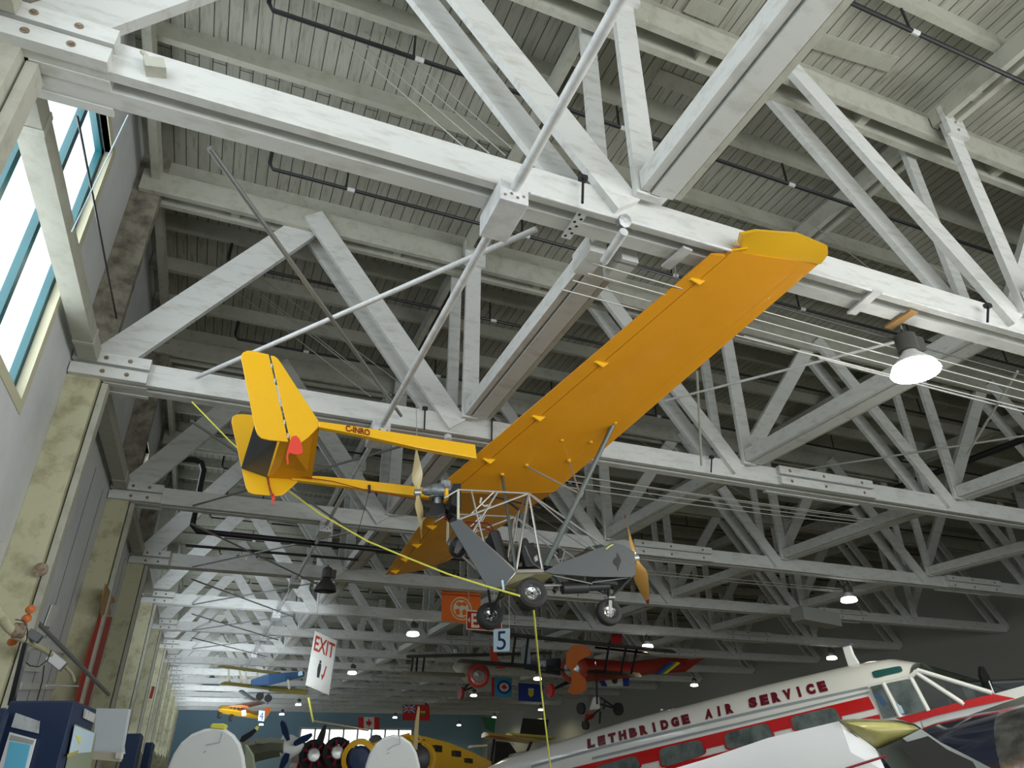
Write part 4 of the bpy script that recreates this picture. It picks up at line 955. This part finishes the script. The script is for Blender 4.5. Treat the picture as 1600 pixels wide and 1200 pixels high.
# orange-cowled biplane
D = 27
b = thing('biplane', at(905,1045,D), 'biplane with a big orange cowl and propeller and a red tail with rainbow bands', 'airplane')
def q(x, y, d=0): return at(x, y, D+d)
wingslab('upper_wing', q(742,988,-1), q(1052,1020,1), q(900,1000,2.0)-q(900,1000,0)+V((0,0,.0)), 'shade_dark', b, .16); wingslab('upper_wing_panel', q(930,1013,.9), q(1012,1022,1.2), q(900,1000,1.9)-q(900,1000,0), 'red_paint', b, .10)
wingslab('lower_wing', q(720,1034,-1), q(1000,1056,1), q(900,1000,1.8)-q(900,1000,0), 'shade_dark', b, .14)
def qf(x, y, r, d): c = q(x, y, d); return c, r
c0 = q(898,1044,-.3); 
MB().loft([[c + (V((0,0,1))*math.sin(t)*rz + (q(910,1040)-q(900,1040)).normalized()*math.cos(t)*rx) for t in [2*PI*i/18 for i in range(18)]] for c, rx, rz in ((q(895,1046,-.2),.15,.15),(q(896,1045,-.15),.40,.42),(q(905,1046,.3),.45,.46),(q(930,1047,1.2),.42,.42),(q(985,1046,3.0),.32,.32),(q(1040,1038,5),.2,.3),(q(1075,1036,6.5),.08,.2))]).build('fuselage', 'red_paint', b, smooth=True)
MB().lathe(q(893,1046,-.45), (q(893,1046,-.45)-q(905,1045,.3)), [(-.5,.50),(-.1,.50),(.0,.44),(.02,.28)], 26).build('cowl', 'cowl_red', b, smooth=True)
e = MB().lathe(q(894,1045,-.6), (q(893,1046,-.45)-q(905,1045,.3)), [(-.1,.32),(.05,.30),(.12,.08),(.2,.0)], 14).build('engine', 'alu', b, smooth=True)
cc = q(892,1046,-.75)
def sblade(name, px, mt, par, th=.04): return MB().slab([q(x, y, -.8) for x, y in px], (0,th,0)).build(name, mt, par, bevel=.01)
sblade('propeller_blade', [(893,1048),(884,1040),(884,1022),(893,1009),(908,1007),(920,1013),(926,1022),(918,1026),(905,1032),(898,1044)], 'prop_orange', b)
sblade('propeller_blade', [(893,1046),(903,1050),(915,1062),(917,1076),(908,1084),(896,1086),(886,1080),(892,1070),(893,1058)], 'prop_orange', b)
MB().lathe(cc, (q(893,1046,-.45)-q(905,1045,.3)), [(0,1.02),(.02,1.0)], 30, False).build('propeller_ring', 'prop_cover', b)
tubes('wing_strut', [(q(x0,y0,d), q(x1,y1,d)) for x0,y0,x1,y1,d in ((952,1005,945,1050,0),(978,1012,970,1052,0),(995,1014,986,1054,.6),(805,995,800,1040,-.5),(825,998,820,1042,-.5))], .05, 'black_part', b)
MB().slab([q(x, y, 6.3) for x, y in [(1018,1050),(1040,1036),(1060,1034),(1100,1028),(1092,1034),(1078,1044),(1070,1050),(1040,1052)]], (0,.10,0)).build('tail', 'red_paint', b)
for i, mt in enumerate(('flag_blue','flag_green','flag_yellow')):
    MB().slab([q(x+i*5.5, y, 4.2) for x, y in [(1024,1053),(1030,1053),(1052,1036),(1046,1034)]], (0,.04,0)).build('tail_band', mt, b)
tubes('gear_leg', [(q(893,1062), q(862,1078)), (q(900,1062), q(862,1078))], .05, 'black_part', b)
MB().lathe(q(860,1079,-.3), (1,.1,0), [(-.06,.05),(-.06,.24),(.06,.24),(.06,.05)], 16, True).build('wheel', 'beech_red', b, smooth=True)
# cream biplane with red nose
D = 30
b = thing('biplane', at(742,1055,D), 'cream biplane with a round red nose, hanging left of the orange-cowled one', 'airplane')
def q(x, y, d=0): return at(x, y, D+d)
wingslab('lower_wing', q(628,1055,-.5), q(732,1058,0), q(700,1050,1.5)-q(700,1050,0), 'cream_fabric', b, .22); wingslab('lower_wing', q(748,1040,0), q(905,1050,1), q(700,1050,1.5)-q(700,1050,0), 'cream_fabric', b, .12)
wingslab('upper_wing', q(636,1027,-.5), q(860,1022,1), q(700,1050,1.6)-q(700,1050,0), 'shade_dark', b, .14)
MB().loft([[q(x+ (r*math.cos(t)), y+(r*math.sin(t)), d) for t in [2*PI*i/16 for i in range(16)]] for x, y, r, d in ((746,1055,10,-1),(744,1054,15,-.6),(738,1053,17,.6),(730,1049,14,3),(718,1044,9,6),(712,1042,5,8))]).build('fuselage', 'cream_fabric', b, smooth=True)
MB().lathe(q(748,1056,-1.3), q(748,1056,-1.3)-q(744,1054,0), [(-.35,.50),(-.05,.46),(.02,.34),(.0,.2)], 22).build('cowl', 'cowl_red', b, smooth=True)
m = MB()
MB().lathe(q(748,1056,-1.4), q(748,1056,-1.3)-q(744,1054,0), [(-.1,.26),(.04,.22),(.09,.05),(.12,0)], 12).build('engine', 'alu', b, smooth=True)
MB().slab([q(x,y,8) for x, y in [(709,1015),(713,1014),(716,1040),(721,1054),(714,1054)]], (0,.12,0)).build('tail_fin', 'tail_white', b); wingslab('tailplane', q(686,1033,8), q(740,1030,8), (0,1.2,0), 'cream_fabric', b, .1)
tubes('wing_strut', [(q(645,1028), q(642,1055)), (q(663,1028), q(660,1055)), (q(652,1028), q(650,1055))], .045, 'black_part', b)
MB().lathe(q(720,1083), (1,.1,0), [(-.06,.05),(-.06,.26),(.06,.26),(.06,.05)], 16, True).build('wheel', 'red_paint', b, smooth=True); tubes('gear_leg', [(q(722,1080), q(735,1066)), (q(722,1080), q(750,1070))], .04, 'black_part', b)
MB().slab([q(x, y, -1.6) for x, y in [(766,1010),(772,1012),(778,1030),(790,1044),(776,1044),(766,1030)]], (0,.08,0)).build('rainbow_panel', 'cowl_red', b)
# slate airplane tail
D = 29
b = thing('slate_airplane', at(840,1030,D), 'slate blue airplane fuselage with a white ring and tall rounded fin, between two biplanes', 'airplane')
MB().loft([[q(x, y-h, d), q(x+1, y-h, d+.9), q(x+1, y+h, d+.9), q(x, y+h, d)] for x, y, h, d in ((818,1038,7,-1.4),(845,1040,11,-1.2),(876,1042,14,-1))]).build('fuselage', 'slate', b, bevel=.05)
MB().slab([q(x,y,-1.5) for x, y in [(814,1020),(817,1009),(822,1007),(828,1012),(829,1044),(816,1040)]], (0,.1,0)).build('tail_fin', 'stripe_grey', b, bevel=.03)
MB().slab([q(x,y,-2.32) for x, y in [(842,1032),(853,1032),(853,1048),(842,1048)]], (0,.02,0)).build('white_panel', 'stripe_grey', b)
m = MB(); m.loft([[q(847+rx*math.cos(t), 1040+ry*math.sin(t), -2.36) for t in [2*PI*i/20 for i in range(20)]] for rx, ry in ((3.4,5.2),(2.3,4.0))], cap=False); m.build('white_ring', 'cloth_white', b)
# trike ultralight
D = 26
b = thing('ultralight_trike', at(935,1110,D), 'small three-wheeled ultralight car with a red nose hanging above the airliner roof', 'airplane')
MB().loft([[q(911,1130),q(915,1114),q(932,1112),q(928,1122)], [q(911,1130,.5),q(915,1114,.5),q(932,1112,.5),q(928,1122,.5)]]).build('nose_pod', 'red_paint', b, bevel=.05)
MB().loft([[q(920,1110),q(927,1089),q(936,1089),q(938,1108)], [q(920,1110,.5),q(927,1089,.5),q(936,1089,.5),q(938,1108,.5)]]).build('windshield', 'cloth_white', b, bevel=.04)
tubes('frame_tube', [(q(932,1060),q(933,1100)), (q(938,1090),q(964,1108)), (q(938,1100),q(964,1108)), (q(938,1112),q(937,1130)), (q(915,1126),q(938,1108)), (q(945,1096),q(943,1108))], .035, 'black_part', b)
for x, y, r in ((908,1107,.20),(966,1108,.22),(915,1133,.16)): MB().lathe(q(x,y), (1,.3,0), [(-.06,.04),(-.06,r),(.06,r),(.06,.04)], 16, True).build('wheel', 'black_rubber', b, smooth=True)
# tan-winged biplane at the left
D = 24
b = thing('biplane', at(425,1065,D), 'tan-winged biplane with a blue fuselage, upper left of the cloth banner', 'airplane')
ch = q(400,1050,1.4)-q(400,1050,0)
wingslab('upper_wing', q(346,1043,-.5), q(435,1054,1), ch+V((.25,0,0)), 'dull_yellow', b, .12); wingslab('lower_wing', q(350,1069,-.5), q(428,1078,.3), ch+V((.25,0,0)), 'dull_yellow', b, .12); wingslab('lower_wing', q(424,1077,.3), q(480,1083,1), ch+V((.2,0,.1)), 'dull_yellow', b, .12)
MB().loft([[q(x,y-h,d),q(x,y-h,d+.7),q(x,y+h,d+.7),q(x,y+h,d)] for x, y, h, d in ((392,1067,5,-.2),(420,1062,9,0),(445,1058,7,.5),(476,1053,4,1.5))]).build('fuselage', 'blue_fabric', b, bevel=.04)
MB().slab([q(x,y,1.4) for x, y in [(464,1052),(470,1050),(471,1056),(464,1058)]], (0,.75,0)).build('tail_marking', 'sign_blue', b)
tubes('wing_strut', [(q(357,1044),q(359,1070)), (q(374,1046),q(378,1070)), (q(384,1048),q(386,1072)), (q(402,1052),q(406,1076)), (q(450,1062),q(452,1076))], .035, 'cream_fabric', b)
tubes('gear_leg', [(q(400,1092),q(412,1082)), (q(418,1100),q(420,1084)), (q(400,1092),q(414,1099))], .03, 'alu', b)
for x, y in ((406,1088),(419,1091)): MB().lathe(q(x,y,-.2), (.3,1,0), [(-.05,.03),(-.05,.12),(.05,.12),(.05,.03)], 14, True).build('wheel', 'black_rubber', b, smooth=True)
# white-blue float and orange airplane below it
b = thing('white_ultralight', at(385,1085,25), 'small white and blue pod hanging under the tan-winged biplane', 'airplane')
MB().loft([[at(x,y-h,24.5),at(x+2,y-h*.4,24.9),at(x,y+h,24.5),at(x-2,y,24.1)] for x, y, h in ((374,1080,2),(380,1082,4),(390,1089,4),(398,1094,2))]).build('pod', 'sign_blue', b, bevel=.02); MB().tube([at(392,1090,24.5), at(414,1099,24.5)], .04, 6).build('skid', 'alu', b)
D = 30
b = thing('small_airplane', at(375,1112,D), 'small orange low-wing airplane with a row of dark windows, hanging at the far left', 'airplane')
MB().loft([[q(x,y-h,d),q(x+1,y-h*.7,d+.9),q(x+1,y+h*.7,d+.9),q(x,y+h,d),q(x,y,d-.4)] for x, y, h, d in ((341,1108,3,-.4),(348,1108,7,-.2),(372,1111,8,0),(392,1116,6,.4),(410,1121,4,1))]).build('fuselage', 'cub_yellow', b, bevel=.05)
wingslab('wing', q(372,1105,-.6), q(398,1099,2), (.9,.3,0), 'prop_orange', b, .12)
MB().slab([q(x,y,1.2) for x, y in [(406,1118),(413,1107),(420,1105),(424,1107),(420,1116),(414,1124)]], (0,.1,0)).build('tail_fin', 'prop_orange', b)
for i in range(4): MB().slab([q(x+i*6,y+i*1.2,-.55) for x, y in [(358,1103),(362,1103),(363,1107),(359,1107)]], (0,.03,0)).build('cabin_window', 'black_part', b)
for x, y in ((343,1117),(361,1122)): MB().lathe(q(x,y,-.3), (1,.4,0), [(-.05,.03),(-.05,.14),(.05,.14),(.05,.03)], 14, True).build('wheel', 'black_rubber', b, smooth=True)
MB().slab([q(x,y,-.9) for x, y in [(377,1110),(384,1109),(385,1118),(378,1119)]], (0,.03,0)).build('white_panel', 'sign_blue', b)

# ------------------------------------------------------------------ parked airplanes along the bottom
def finthing(px, D, label, seams, tab=None):
    r = thing('airplane_fin', at(*px[0], D), label, 'airplane tail')
    f = MB().slab([at(x,y,D) for x, y in px], (.02,.10,0)).build('fin', 'tail_white', r, bevel=.03)
    for s in seams: MB().tube([at(x,y,D-.075) for x, y in s], .005, 5).build('seam', 'stripe_grey', f)
    if tab: MB().slab([at(x,y,D) for x, y in tab], (.03,.14,0)).build('tip_light', 'yellow_rope', f, bevel=.01)
def dome(x0, x1, yt, yb, n=18, k=1.0):
    cx = (x0+x1)/2; rx = (x1-x0)/2
    return [(cx - rx*math.cos(PI*i/n), yb - (yb-yt)*math.sin(PI*i/n)**k) for i in range(n+1)] + [(x1, yb+60), (x0, yb+60)]
finthing([(258,1215),(264,1197),(272,1178),(284,1160),(300,1147),(320,1139),(340,1136.5),(353,1139),(366,1148),(376,1162),(382,1182),(386,1215),(386,1270),(258,1270)], 7.5, 'white rounded airplane fin with a yellow tip at the lower left', [[(347,1145),(343,1160),(322,1164)], [(318,1176),(322,1174)]], [(331,1134),(333,1131),(352,1131),(355,1134),(352,1140),(330,1138)])
finthing([(568,1215),(571,1196),(577,1178),(586,1163),(600,1152),(615,1148),(629,1151),(642,1160),(651,1176),(656,1196),(658,1215),(658,1270),(568,1270)], 8.5, 'white rounded airplane fin without a tip light, bottom centre', [[(624,1150),(625,1162),(614,1166),(605,1172)], [(604,1178),(608,1176)]])
D = 14
b = thing('propeller_airplane', at(460,1165,D), 'grey-green airplane nose with a pale spinner and dark propeller blades', 'airplane')
MB().loft([[q(x,y-h,d),q(x+2,y-h*.7,d+.8),q(x+2,y+h,d+.8),q(x,y+h,d),q(x-2,y+h*.3,d-.4),q(x-2,y-h*.5,d-.4)] for x, y, h, d in ((444,1168,13,-.4),(425,1168,16,0),(400,1172,18,.6),(370,1180,22,1.4))]).build('fuselage', 'grey_green', b, smooth=True)
MB().lathe(q(444,1168,-.3), (.9,-.45,.1), [(0,.24),(.15,.21),(.32,.12),(.40,.0)], 20).build('spinner', 'tail_white', b, smooth=True)
wingslab('wing', q(398,1163,.3), q(445,1163,0), (0,1.0,0), 'grey_green', b, .12)
for px in ([(448,1158),(441,1145),(438,1130),(441,1125),(446,1129),(450,1140),(453,1156)], [(458,1164),(460,1158),(472,1150),(487,1145),(488,1150),(480,1158),(462,1166)], [(446,1176),(440,1186),(436,1200),(442,1202),(450,1190),(453,1178)]):
    MB().slab([q(x,y,-.6) for x, y in px], (.02,.05,0)).build('propeller_blade', 'navy', b, bevel=.01)
MB().slab([q(x,y,-.1) for x, y in [(440,1172),(446,1180),(444,1192),(440,1192)]], (0,.1,0)).build('yellow_trim', 'yellow_rope', b)
b = thing('propeller_airplane', at(382,1150,9), 'dark propeller blade with a yellow tip beside the left white fin', 'airplane')
MB().slab([at(x,y,9) for x, y in [(374,1158),(378,1150),(392,1142),(400,1137),(402,1141),(394,1150),(380,1160)]], (.01,.04,0)).build('blade', 'black_part', b, bevel=.01); MB().slab([at(x,y,8.99) for x, y in [(398,1138),(402,1134),(405,1136),(402,1142)]], (.01,.05,0)).build('blade_tip', 'yellow_rope', b)
MB().slab([at(x,y,9) for x, y in [(380,1162),(386,1164),(396,1180),(402,1230),(380,1230)]], (0,.3,0)).build('nose', 'grey_green', b, bevel=.03)
D = 15
b = thing('radial_engine_airplane', at(505,1180,D), 'dark red airplane with two round black engines, bottom centre left', 'airplane')
MB().slab([q(x,y,.5) for x, y in [(458,1192),(470,1172),(500,1164),(540,1166),(554,1180),(556,1230),(455,1230)]], (0,1.6,0)).build('fuselage', 'red_paint', b, bevel=.08)
for (x, y) in ((490,1180),(527,1176)):
    w = MB().lathe(q(x,y,-.5), (0,-1,.1), [(-.3,.28),(.0,.30),(.05,.22),(.0,.15)], 20).build('engine', 'black_part', b, smooth=True)
    MB().lathe(q(x,y,-.6), (0,-1,.1), [(0,.14),(.05,.12),(.07,.03)], 10, True).build('hub', 'alu', w, smooth=True)
    for i in range(7):
        a = 2*PI*i/7; c = q(x,y,-.55); MB().tube([c+V((math.cos(a)*.13,-.03,math.sin(a)*.13)), c+V((math.cos(a)*.24,-.03,math.sin(a)*.24))], .03, 6).build('cylinder', 'maroon', w)
tubes('exhaust', [(q(515,1165),q(520,1158)), (q(538,1166),q(545,1158)), (q(480,1166),q(474,1160))], .03, 'alu', b)
MB().slab([q(x,y,0) for x, y in [(493,1160),(505,1134),(510,1132),(508,1148),(503,1166)]], (0,.1,0)).build('mast', 'shade_dark', b)
# yellow cabin airplane
D = 16
b = thing('yellow_airplane', at(640,1180,D), 'yellow cabin airplane with small square windows behind the centre white fin', 'airplane')
MB().loft([[q(x,yt,d),q(x,yt+3,d+1.5),q(x,yb,d+1.5),q(x,yb,d)] for x, yt, yb, d in ((553,1176,1230,-1),(572,1165,1230,-.9),(600,1155,1225,-.5),(640,1148,1220,0),(665,1151,1215,.6),(700,1160,1212,1.4),(735,1174,1208,2.2),(768,1190,1206,3))]).build('fuselage', 'cub_yellow', b, smooth=True)
for (x, y, s) in ((683,1169,5),(713,1177,4.5),(732,1188,3.5),(656,1160,5.5)):
    MB().slab([q(x-s,y-s,-.1),q(x+s,y-s+1.5,-.1),q(x+s,y+s+1.5,-.1),q(x-s,y+s,-.1)], (0,.3,0)).build('window', 'black_part', b)
MB().lathe(q(562,1186,-1.6), (-.3,-1,0), [(0,.38),(.12,.36),(.16,.26)], 22).build('engine_cowl', 'cub_yellow', b, smooth=True); MB().lathe(q(562,1186,-1.75), (-.3,-1,0), [(0,.25),(.06,.2),(.08,0)], 16).build('engine_front', 'navy', b, smooth=True)
MB().lathe(q(655,1186,-1.4), (-.3,-1,0), [(-.6,.34),(0,.36),(.12,.30)], 22).build('engine_cowl', 'cub_yellow', b, smooth=True); MB().lathe(q(652,1186,-1.6), (-.3,-1,0), [(0,.27),(.04,.2),(.06,0)], 16).build('engine_front', 'black_part', b, smooth=True)
MB().slab([q(x,y,-1.9) for x, y in [(645,1170),(648,1130),(653,1103),(656,1105),(654,1140),(652,1172)]], (.01,.05,0)).build('propeller_blade', 'prop_wood', b, bevel=.01)
tubes('canopy_frame', [(q(640,1150,-.3),q(648,1160,-.3)), (q(610,1155,-.3),q(640,1147,-.3)), (q(655,1150,-.3),q(663,1168,-.3))], .03, 'cub_yellow', b)
MB().lathe(q(587,1157,-.5), (0,0,1), [(-.1,.16),(.03,.15),(.1,.09),(.12,0)], 14).build('roof_dome', 'fuse_grey', b, smooth=True)
# high-wing yellow airplane
D = 20
b = thing('high_wing_airplane', at(800,1165,D), 'yellow high-wing airplane just left of the airliner tail', 'airplane')
wingslab('wing', q(758,1150,-1), q(835,1160,0), (.3,1.5,0), 'cub_yellow', b, .14); wingslab('wing', q(795,1150,3), q(862,1155,3), (.3,1.5,0), 'dull_yellow', b, .14)
MB().slab([q(x,y,0) for x, y in [(768,1158),(790,1160),(800,1175),(806,1200),(806,1230),(764,1230)]], (0,.7,0)).build('cabin', 'black_part', b, bevel=.04)
MB().slab([q(x,y,-.3) for x, y in [(795,1178),(850,1170),(880,1180),(880,1230),(795,1230)]], (0,.6,0)).build('fuselage', 'tail_white', b, bevel=.06)
tubes('wing_strut', [(q(772,1156,-.8),q(766,1200,-.5)), (q(830,1160,-.5),q(812,1200,-.5))], .04, 'black_part', b)
MB().lathe(q(731,1188,-.5), (0,-1,0), [(-.1,.08),(.02,.12),(.1,.05)], 12, True).build('landing_light', 'beech_white', b, smooth=True)
wingslab('wing', q(735,1168,6), q(800,1164,6), (.2,1.2,0), 'cream_fabric', b, .1)
# tall dark cloth on the far right of the end wall
r, P, n = board('dark_curtain', [(817,1122),(858,1124),(852,1150),(812,1148)], 62, 'shade_dark', 'dark cloth hanging behind the yellow high-wing airplane', 'curtain')
# yellow windsock rope and mast
rodthing('yellow_mast', at(482,1090,20), at(489,1126,20), .03, 'yellow_rope', 'short yellow pole hanging below the cloth exit banner', 'pole')
rodthing('yellow_spar', at(489,1127,20), at(575,1141,24), .03, 'cream_fabric', 'pale slanting spar at the foot of the short yellow pole', 'pole')

# ------------------------------------------------------------------ lower left corner
def case(px, D0, D1, label, parts):
    pass
# tall navy display cabinet: front face and side face
def cabinet(name, x0, x1, xs, yt, yts, D, label):
    a = at(x0, yt, D); b_ = at(x1, yt, D); c = at(xs, yts, D+.9)
    up = V((0,0,1)); h = a.z - FLOOR
    r = thing(name, (a.x, a.y, FLOOR), label, 'display cabinet', 'navy display cabinets')
    vs = [a, V((b_.x,b_.y,a.z)), V((c.x,c.y,a.z)), V((c.x+a.x-b_.x, c.y+a.y-b_.y, a.z))]
    MB().add(vs + [v - up*h for v in vs], [[0,1,2,3],[4,5,6,7],[0,1,5,4],[1,2,6,5],[2,3,7,6],[3,0,4,7]]).build('body', 'case_blue', r, bevel=.015)
    return r, vs
r, vs = cabinet('display_cabinet', 15, 118, 152, 1095, 1106, 5.5, 'large navy display cabinet with a framed screen in the lower left corner')
A, B, C = vs[0], vs[1], vs[2]; nf = (B-A).cross(V((0,0,1))).normalized(); nf = nf if nf.dot(A) < 0 else -nf
def onf(x, y, e): t = towards(x, y); return t*((A.dot(nf)+e)/t.dot(nf))
MB().slab([onf(x,y,.012) for x, y in [(25,1114),(62,1127),(60,1146),(18,1136)]], nf*.01).build('notice', 'paper', r)
fr = MB().slab([onf(x,y,.012) for x, y in [(16,1144),(56,1155),(40,1215),(-6,1215)]], nf*.015).build('screen_frame', 'beech_white', r)
MB().slab([onf(x,y,.022) for x, y in [(16,1158),(48,1164),(36,1215),(3,1215)]], nf*.006).build('screen', 'screen_blue', fr); MB().slab([onf(x,y,.022) for x, y in [(17,1148),(54,1157),(51,1163),(15,1156)]], nf*.006).build('screen_top', 'box_grey', fr)
ns = (C-B).cross(V((0,0,1))).normalized(); ns = ns if ns.dot(B) < 0 else -ns
def ons(x, y, e): t = towards(x, y); return t*((B.dot(ns)+e)/t.dot(ns))
MB().slab([ons(x,y,.012) for x, y in [(132,1107),(149,1116),(147,1130),(130,1122)]], ns*.008).build('notice', 'paper', r)
g = MB().slab([ons(x,y,.012) for x, y in [(117,1132),(150,1146),(138,1215),(100,1215)]], ns*.01).build('side_glass', 'grey_green', r)
MB().slab([ons(x,y,.024) for x, y in [(117,1134),(148,1146),(142,1175),(108,1178)]], ns*.004).build('poster', 'sign_blue', g); MB().slab([ons(x,y,.028) for x, y in [(118,1149),(127,1153),(124,1163)]], ns*.004).build('poster_mark', 'yellow_rope', g)
MB().slab([ons(x,y,.028) for x, y in [(106,1178),(123,1172),(122,1176),(105,1184)]], ns*.004).build('poster_mark', 'dull_yellow', g)
r, vs = cabinet('display_cabinet', -40, 12, 22, 1106, 1106, 5.0, 'navy display cabinet at the extreme lower left edge')
r, vs = cabinet('display_cabinet', 198, 222, 226, 1146, 1146, 8.5, 'narrow black-fronted display cabinet right of the grey screen panel')
r, vs = cabinet('display_cabinet', 227, 240, 243, 1160, 1160, 9.5, 'smallest black-fronted display cabinet beside the left white fin')
gp = MB().slab([at(x,y,7.6) for x, y in [(153,1107),(203,1108),(193,1166),(194,1178),(146,1174)]], (.02,.06,0)).build('grey_panel', 'panel_light', loc=at(150,1176,7.6)); tag(gp, 'plain grey upright panel right of the large navy cabinet', 'panel')
MB().slab([at(x,y,7.5) for x, y in [(143,1175),(192,1176),(188,1190),(140,1186)]], (.02,.06,0)).build('lower_strip', 'cream_fabric', gp)
MB().slab([at(x,y,7.45) for x, y in [(183,1175),(192,1175),(190,1186),(182,1185)]], (.02,.04,0)).build('lit_label', 'cloth_white', gp)
# wall clutter: conduit pole, heater duct, braces, white boards
rodthing('wall_brace', at(-5,908,8.2), at(170,1085,11.0), .030, 'steel_grey', 'long grey brace bar slanting down across the lower left wall', 'bar')
rodthing('top_rail', at(73,1071,9.0), at(122,1072,10.5), .012, 'steel_white', 'thin pale rail across the foot of the red wall banner', 'bar')
r = thing('wall_duct', at(0,940,7.2), 'bent grey duct with orange fittings on the lower left wall', 'duct')
MB().tube([at(x,y,D) for x, y, D in ((-8,950,7.0),(2,962,7.0),(12,978,7.1),(26,992,7.2),(44,1002,7.4),(60,1010,7.7),(82,1024,8.2),(100,1040,8.6),(112,1052,8.9),(116,1064,9.0))], [.05,.05,.05,.045,.035,.03,.025,.022,.02,.02], 10).build('duct_pipe', 'column_paint', r, smooth=True)
MB().lathe(at(30,985,7.2), (1,.2,0), [(-.06,.05),(-.05,.075),(.05,.075),(.06,.05)], 14, True).build('motor', 'rust_bolt', r, smooth=True); MB().obox(at(54,994,7.4), (.06,.02,-.03), (0,.05,0), (.02,0,.04)).build('junction_box', 'fuse_grey', r, bevel=.01); MB().obox(at(88,1033,8.2), (.09,.03,-.06), (0,.05,0), (.03,0,.05)).build('junction_box', 'steel_grey', r, bevel=.01)
for x, y in ((48,954),(42,968),(20,1004)): MB().lathe(at(x,y,7.5), (0,-1,.2), [(0,.03),(.03,.05),(.07,.03),(.09,.0)], 12).build('orange_fitting', 'prop_orange', r, smooth=True)
MB().tube([at(x,y,7.2) for x, y in ((24,968),(38,970),(43,984),(42,1000),(36,1008))], .006, 6).build('black_cable', 'black_pipe', r); MB().tube([at(x,y,7.3) for x, y in ((80,1016),(74,1032),(60,1042),(46,1040),(40,1034))], .006, 6).build('black_cable', 'black_pipe', r)
MB().tube([at(x,y,7.1) for x, y in ((69,1040),(66,1064),(58,1094))], .006, 6).build('black_cable', 'black_pipe', r)
r = thing('lamp_pole', at(18,1098,6.0), 'black upright pole with chrome edge in front of the navy cabinet', 'pole')
MB().slab([at(x,y,6.0) for x, y in [(36,1005),(43,1005),(20,1102),(12,1102)]], (.0,.04,0)).build('pole', 'black_part', r); MB().slab([at(x,y,5.97) for x, y in [(43,1006),(46,1006),(24,1102),(21,1102)]], (.0,.03,0)).build('chrome_edge', 'chrome', r)
XW = XL+.03
for i, px in enumerate(([(81,945),(93,946),(79,980),(69,978)], [(113,988),(124,988),(114,1015),(105,1014)], [(35,973),(68,979),(77,987),(70,993),(30,990)], [(46,995),(80,999),(72,1016),(40,1012)], [(20,1036),(66,1042),(62,1050),(15,1048)], [(34,1066),(102,1070),(100,1077),(30,1078)], [(-5,848),(9,847),(2,872),(-8,880)], [(76,1008),(110,1013),(106,1022),(74,1018)])):
    m = MB().slab([at_x(x,y,XW) for x, y in px], (.02,0,0)); o = m.build('wall_board', 'cloth_white', loc=at_x(*px[0],XW)); tag(o, 'plain white board fixed to the lower left wall', 'board', 'white boards on the lower left wall')
o = MB().slab([at_x(x,y,XL+.44) for x, y in [(156,962),(175,964),(158,1030),(140,1092),(132,1130),(112,1120),(122,1075),(136,1020)]], (.02,0,0)).build('wall_banner', 'banner_red', loc=at_x(120,1075,XL+.44)); tag(o, 'tall narrow red banner hanging beside the columns on the left', 'banner')
o = MB().slab([at_x(x,y,XL+.47) for x, y in [(165,912),(172,925),(180,940),(172,945),(172,962),(157,960),(160,930)]], (.02,0,0)).build('banner_bracket', 'dust_brown', loc=at_x(165,912,XL+.42)); tag(o, 'brown bracket above the tall red wall banner', 'bracket')
o = MB().slab([at_x(x,y,XL+.5) for x, y in [(238,1072),(242,1073),(237,1092),(233,1091)]], (.02,0,0)).build('small_sign', 'flag_red', loc=at_x(236,1092,XL+.5)); tag(o, 'small red sign on a far column', 'sign')
# ------------------------------------------------------------------ lights
def area(name, loc, rot, sx, sy, power, col=(1,1,1)):
    l = bpy.data.lights.new(name, 'AREA'); l.shape = 'RECTANGLE'; l.size = sx; l.size_y = sy; l.energy = power; l.color = col
    o = bpy.data.objects.new(name, l); o.location = loc; o.rotation_euler = rot; COL.objects.link(o); return o
for i, (a, b, c, d) in enumerate(WIN):
    e = 175 if i < 2 else 60
    area('window_daylight', (XL-.30, (a+b)/2, (c+d)/2), (0, -PI/2, 0), d-c, b-a, e, (.86,.94,1))
area('end_glazing_daylight', (8, YN-.3, 2.2), (PI/2+.45, 0, 0), 15.8, 4.4, 1100, (.97,.985,.97))
area('side_door_daylight', (XL+.6, 52, .2), (0, -PI/2-.6, 0), 3.0, 46, 350, (.86,.94,1))
side_fill = area('added_side_fill', (16.5, -1.0, 1.6), (0, PI/2, 0), 5.5, 9.5, 560, (.97,.98,.95)); side_fill.data.spread = math.radians(115)  # added fill for the left wall and columns; no door stands here
for yy in (19.5, 30, 41, 52, 63):
    a_ = area('added_truss_fill', (.9, yy, .8), (PI/2+.40, 0, 0), 2.6, 1.0, 85, (.86,.94,1)); a_.data.spread = math.radians(60)  # added upward fill for the far left trusses, not actual floodlights
w = bpy.data.worlds.new('sky'); sc.world = w; w.use_nodes = True
w.node_tree.nodes['Background'].inputs[0].default_value = (.88,.95,1,1); w.node_tree.nodes['Background'].inputs[1].default_value = 1.5
# ------------------------------------------------------------------ camera
cam = bpy.data.cameras.new('camera'); cam.sensor_width = 36; cam.lens = 36*F_PX/1600; cam.clip_end = 300; cam.clip_start = .05
co = bpy.data.objects.new('camera', cam); COL.objects.link(co)
R = Matrix((_t, _d, _u))
co.matrix_world = R.to_4x4()
sc.camera = co
vs = sc.view_settings; vs.view_transform = 'Standard'; vs.look = 'None'; vs.gamma = 1; vs.use_curve_mapping = False; vs.exposure = 0.0
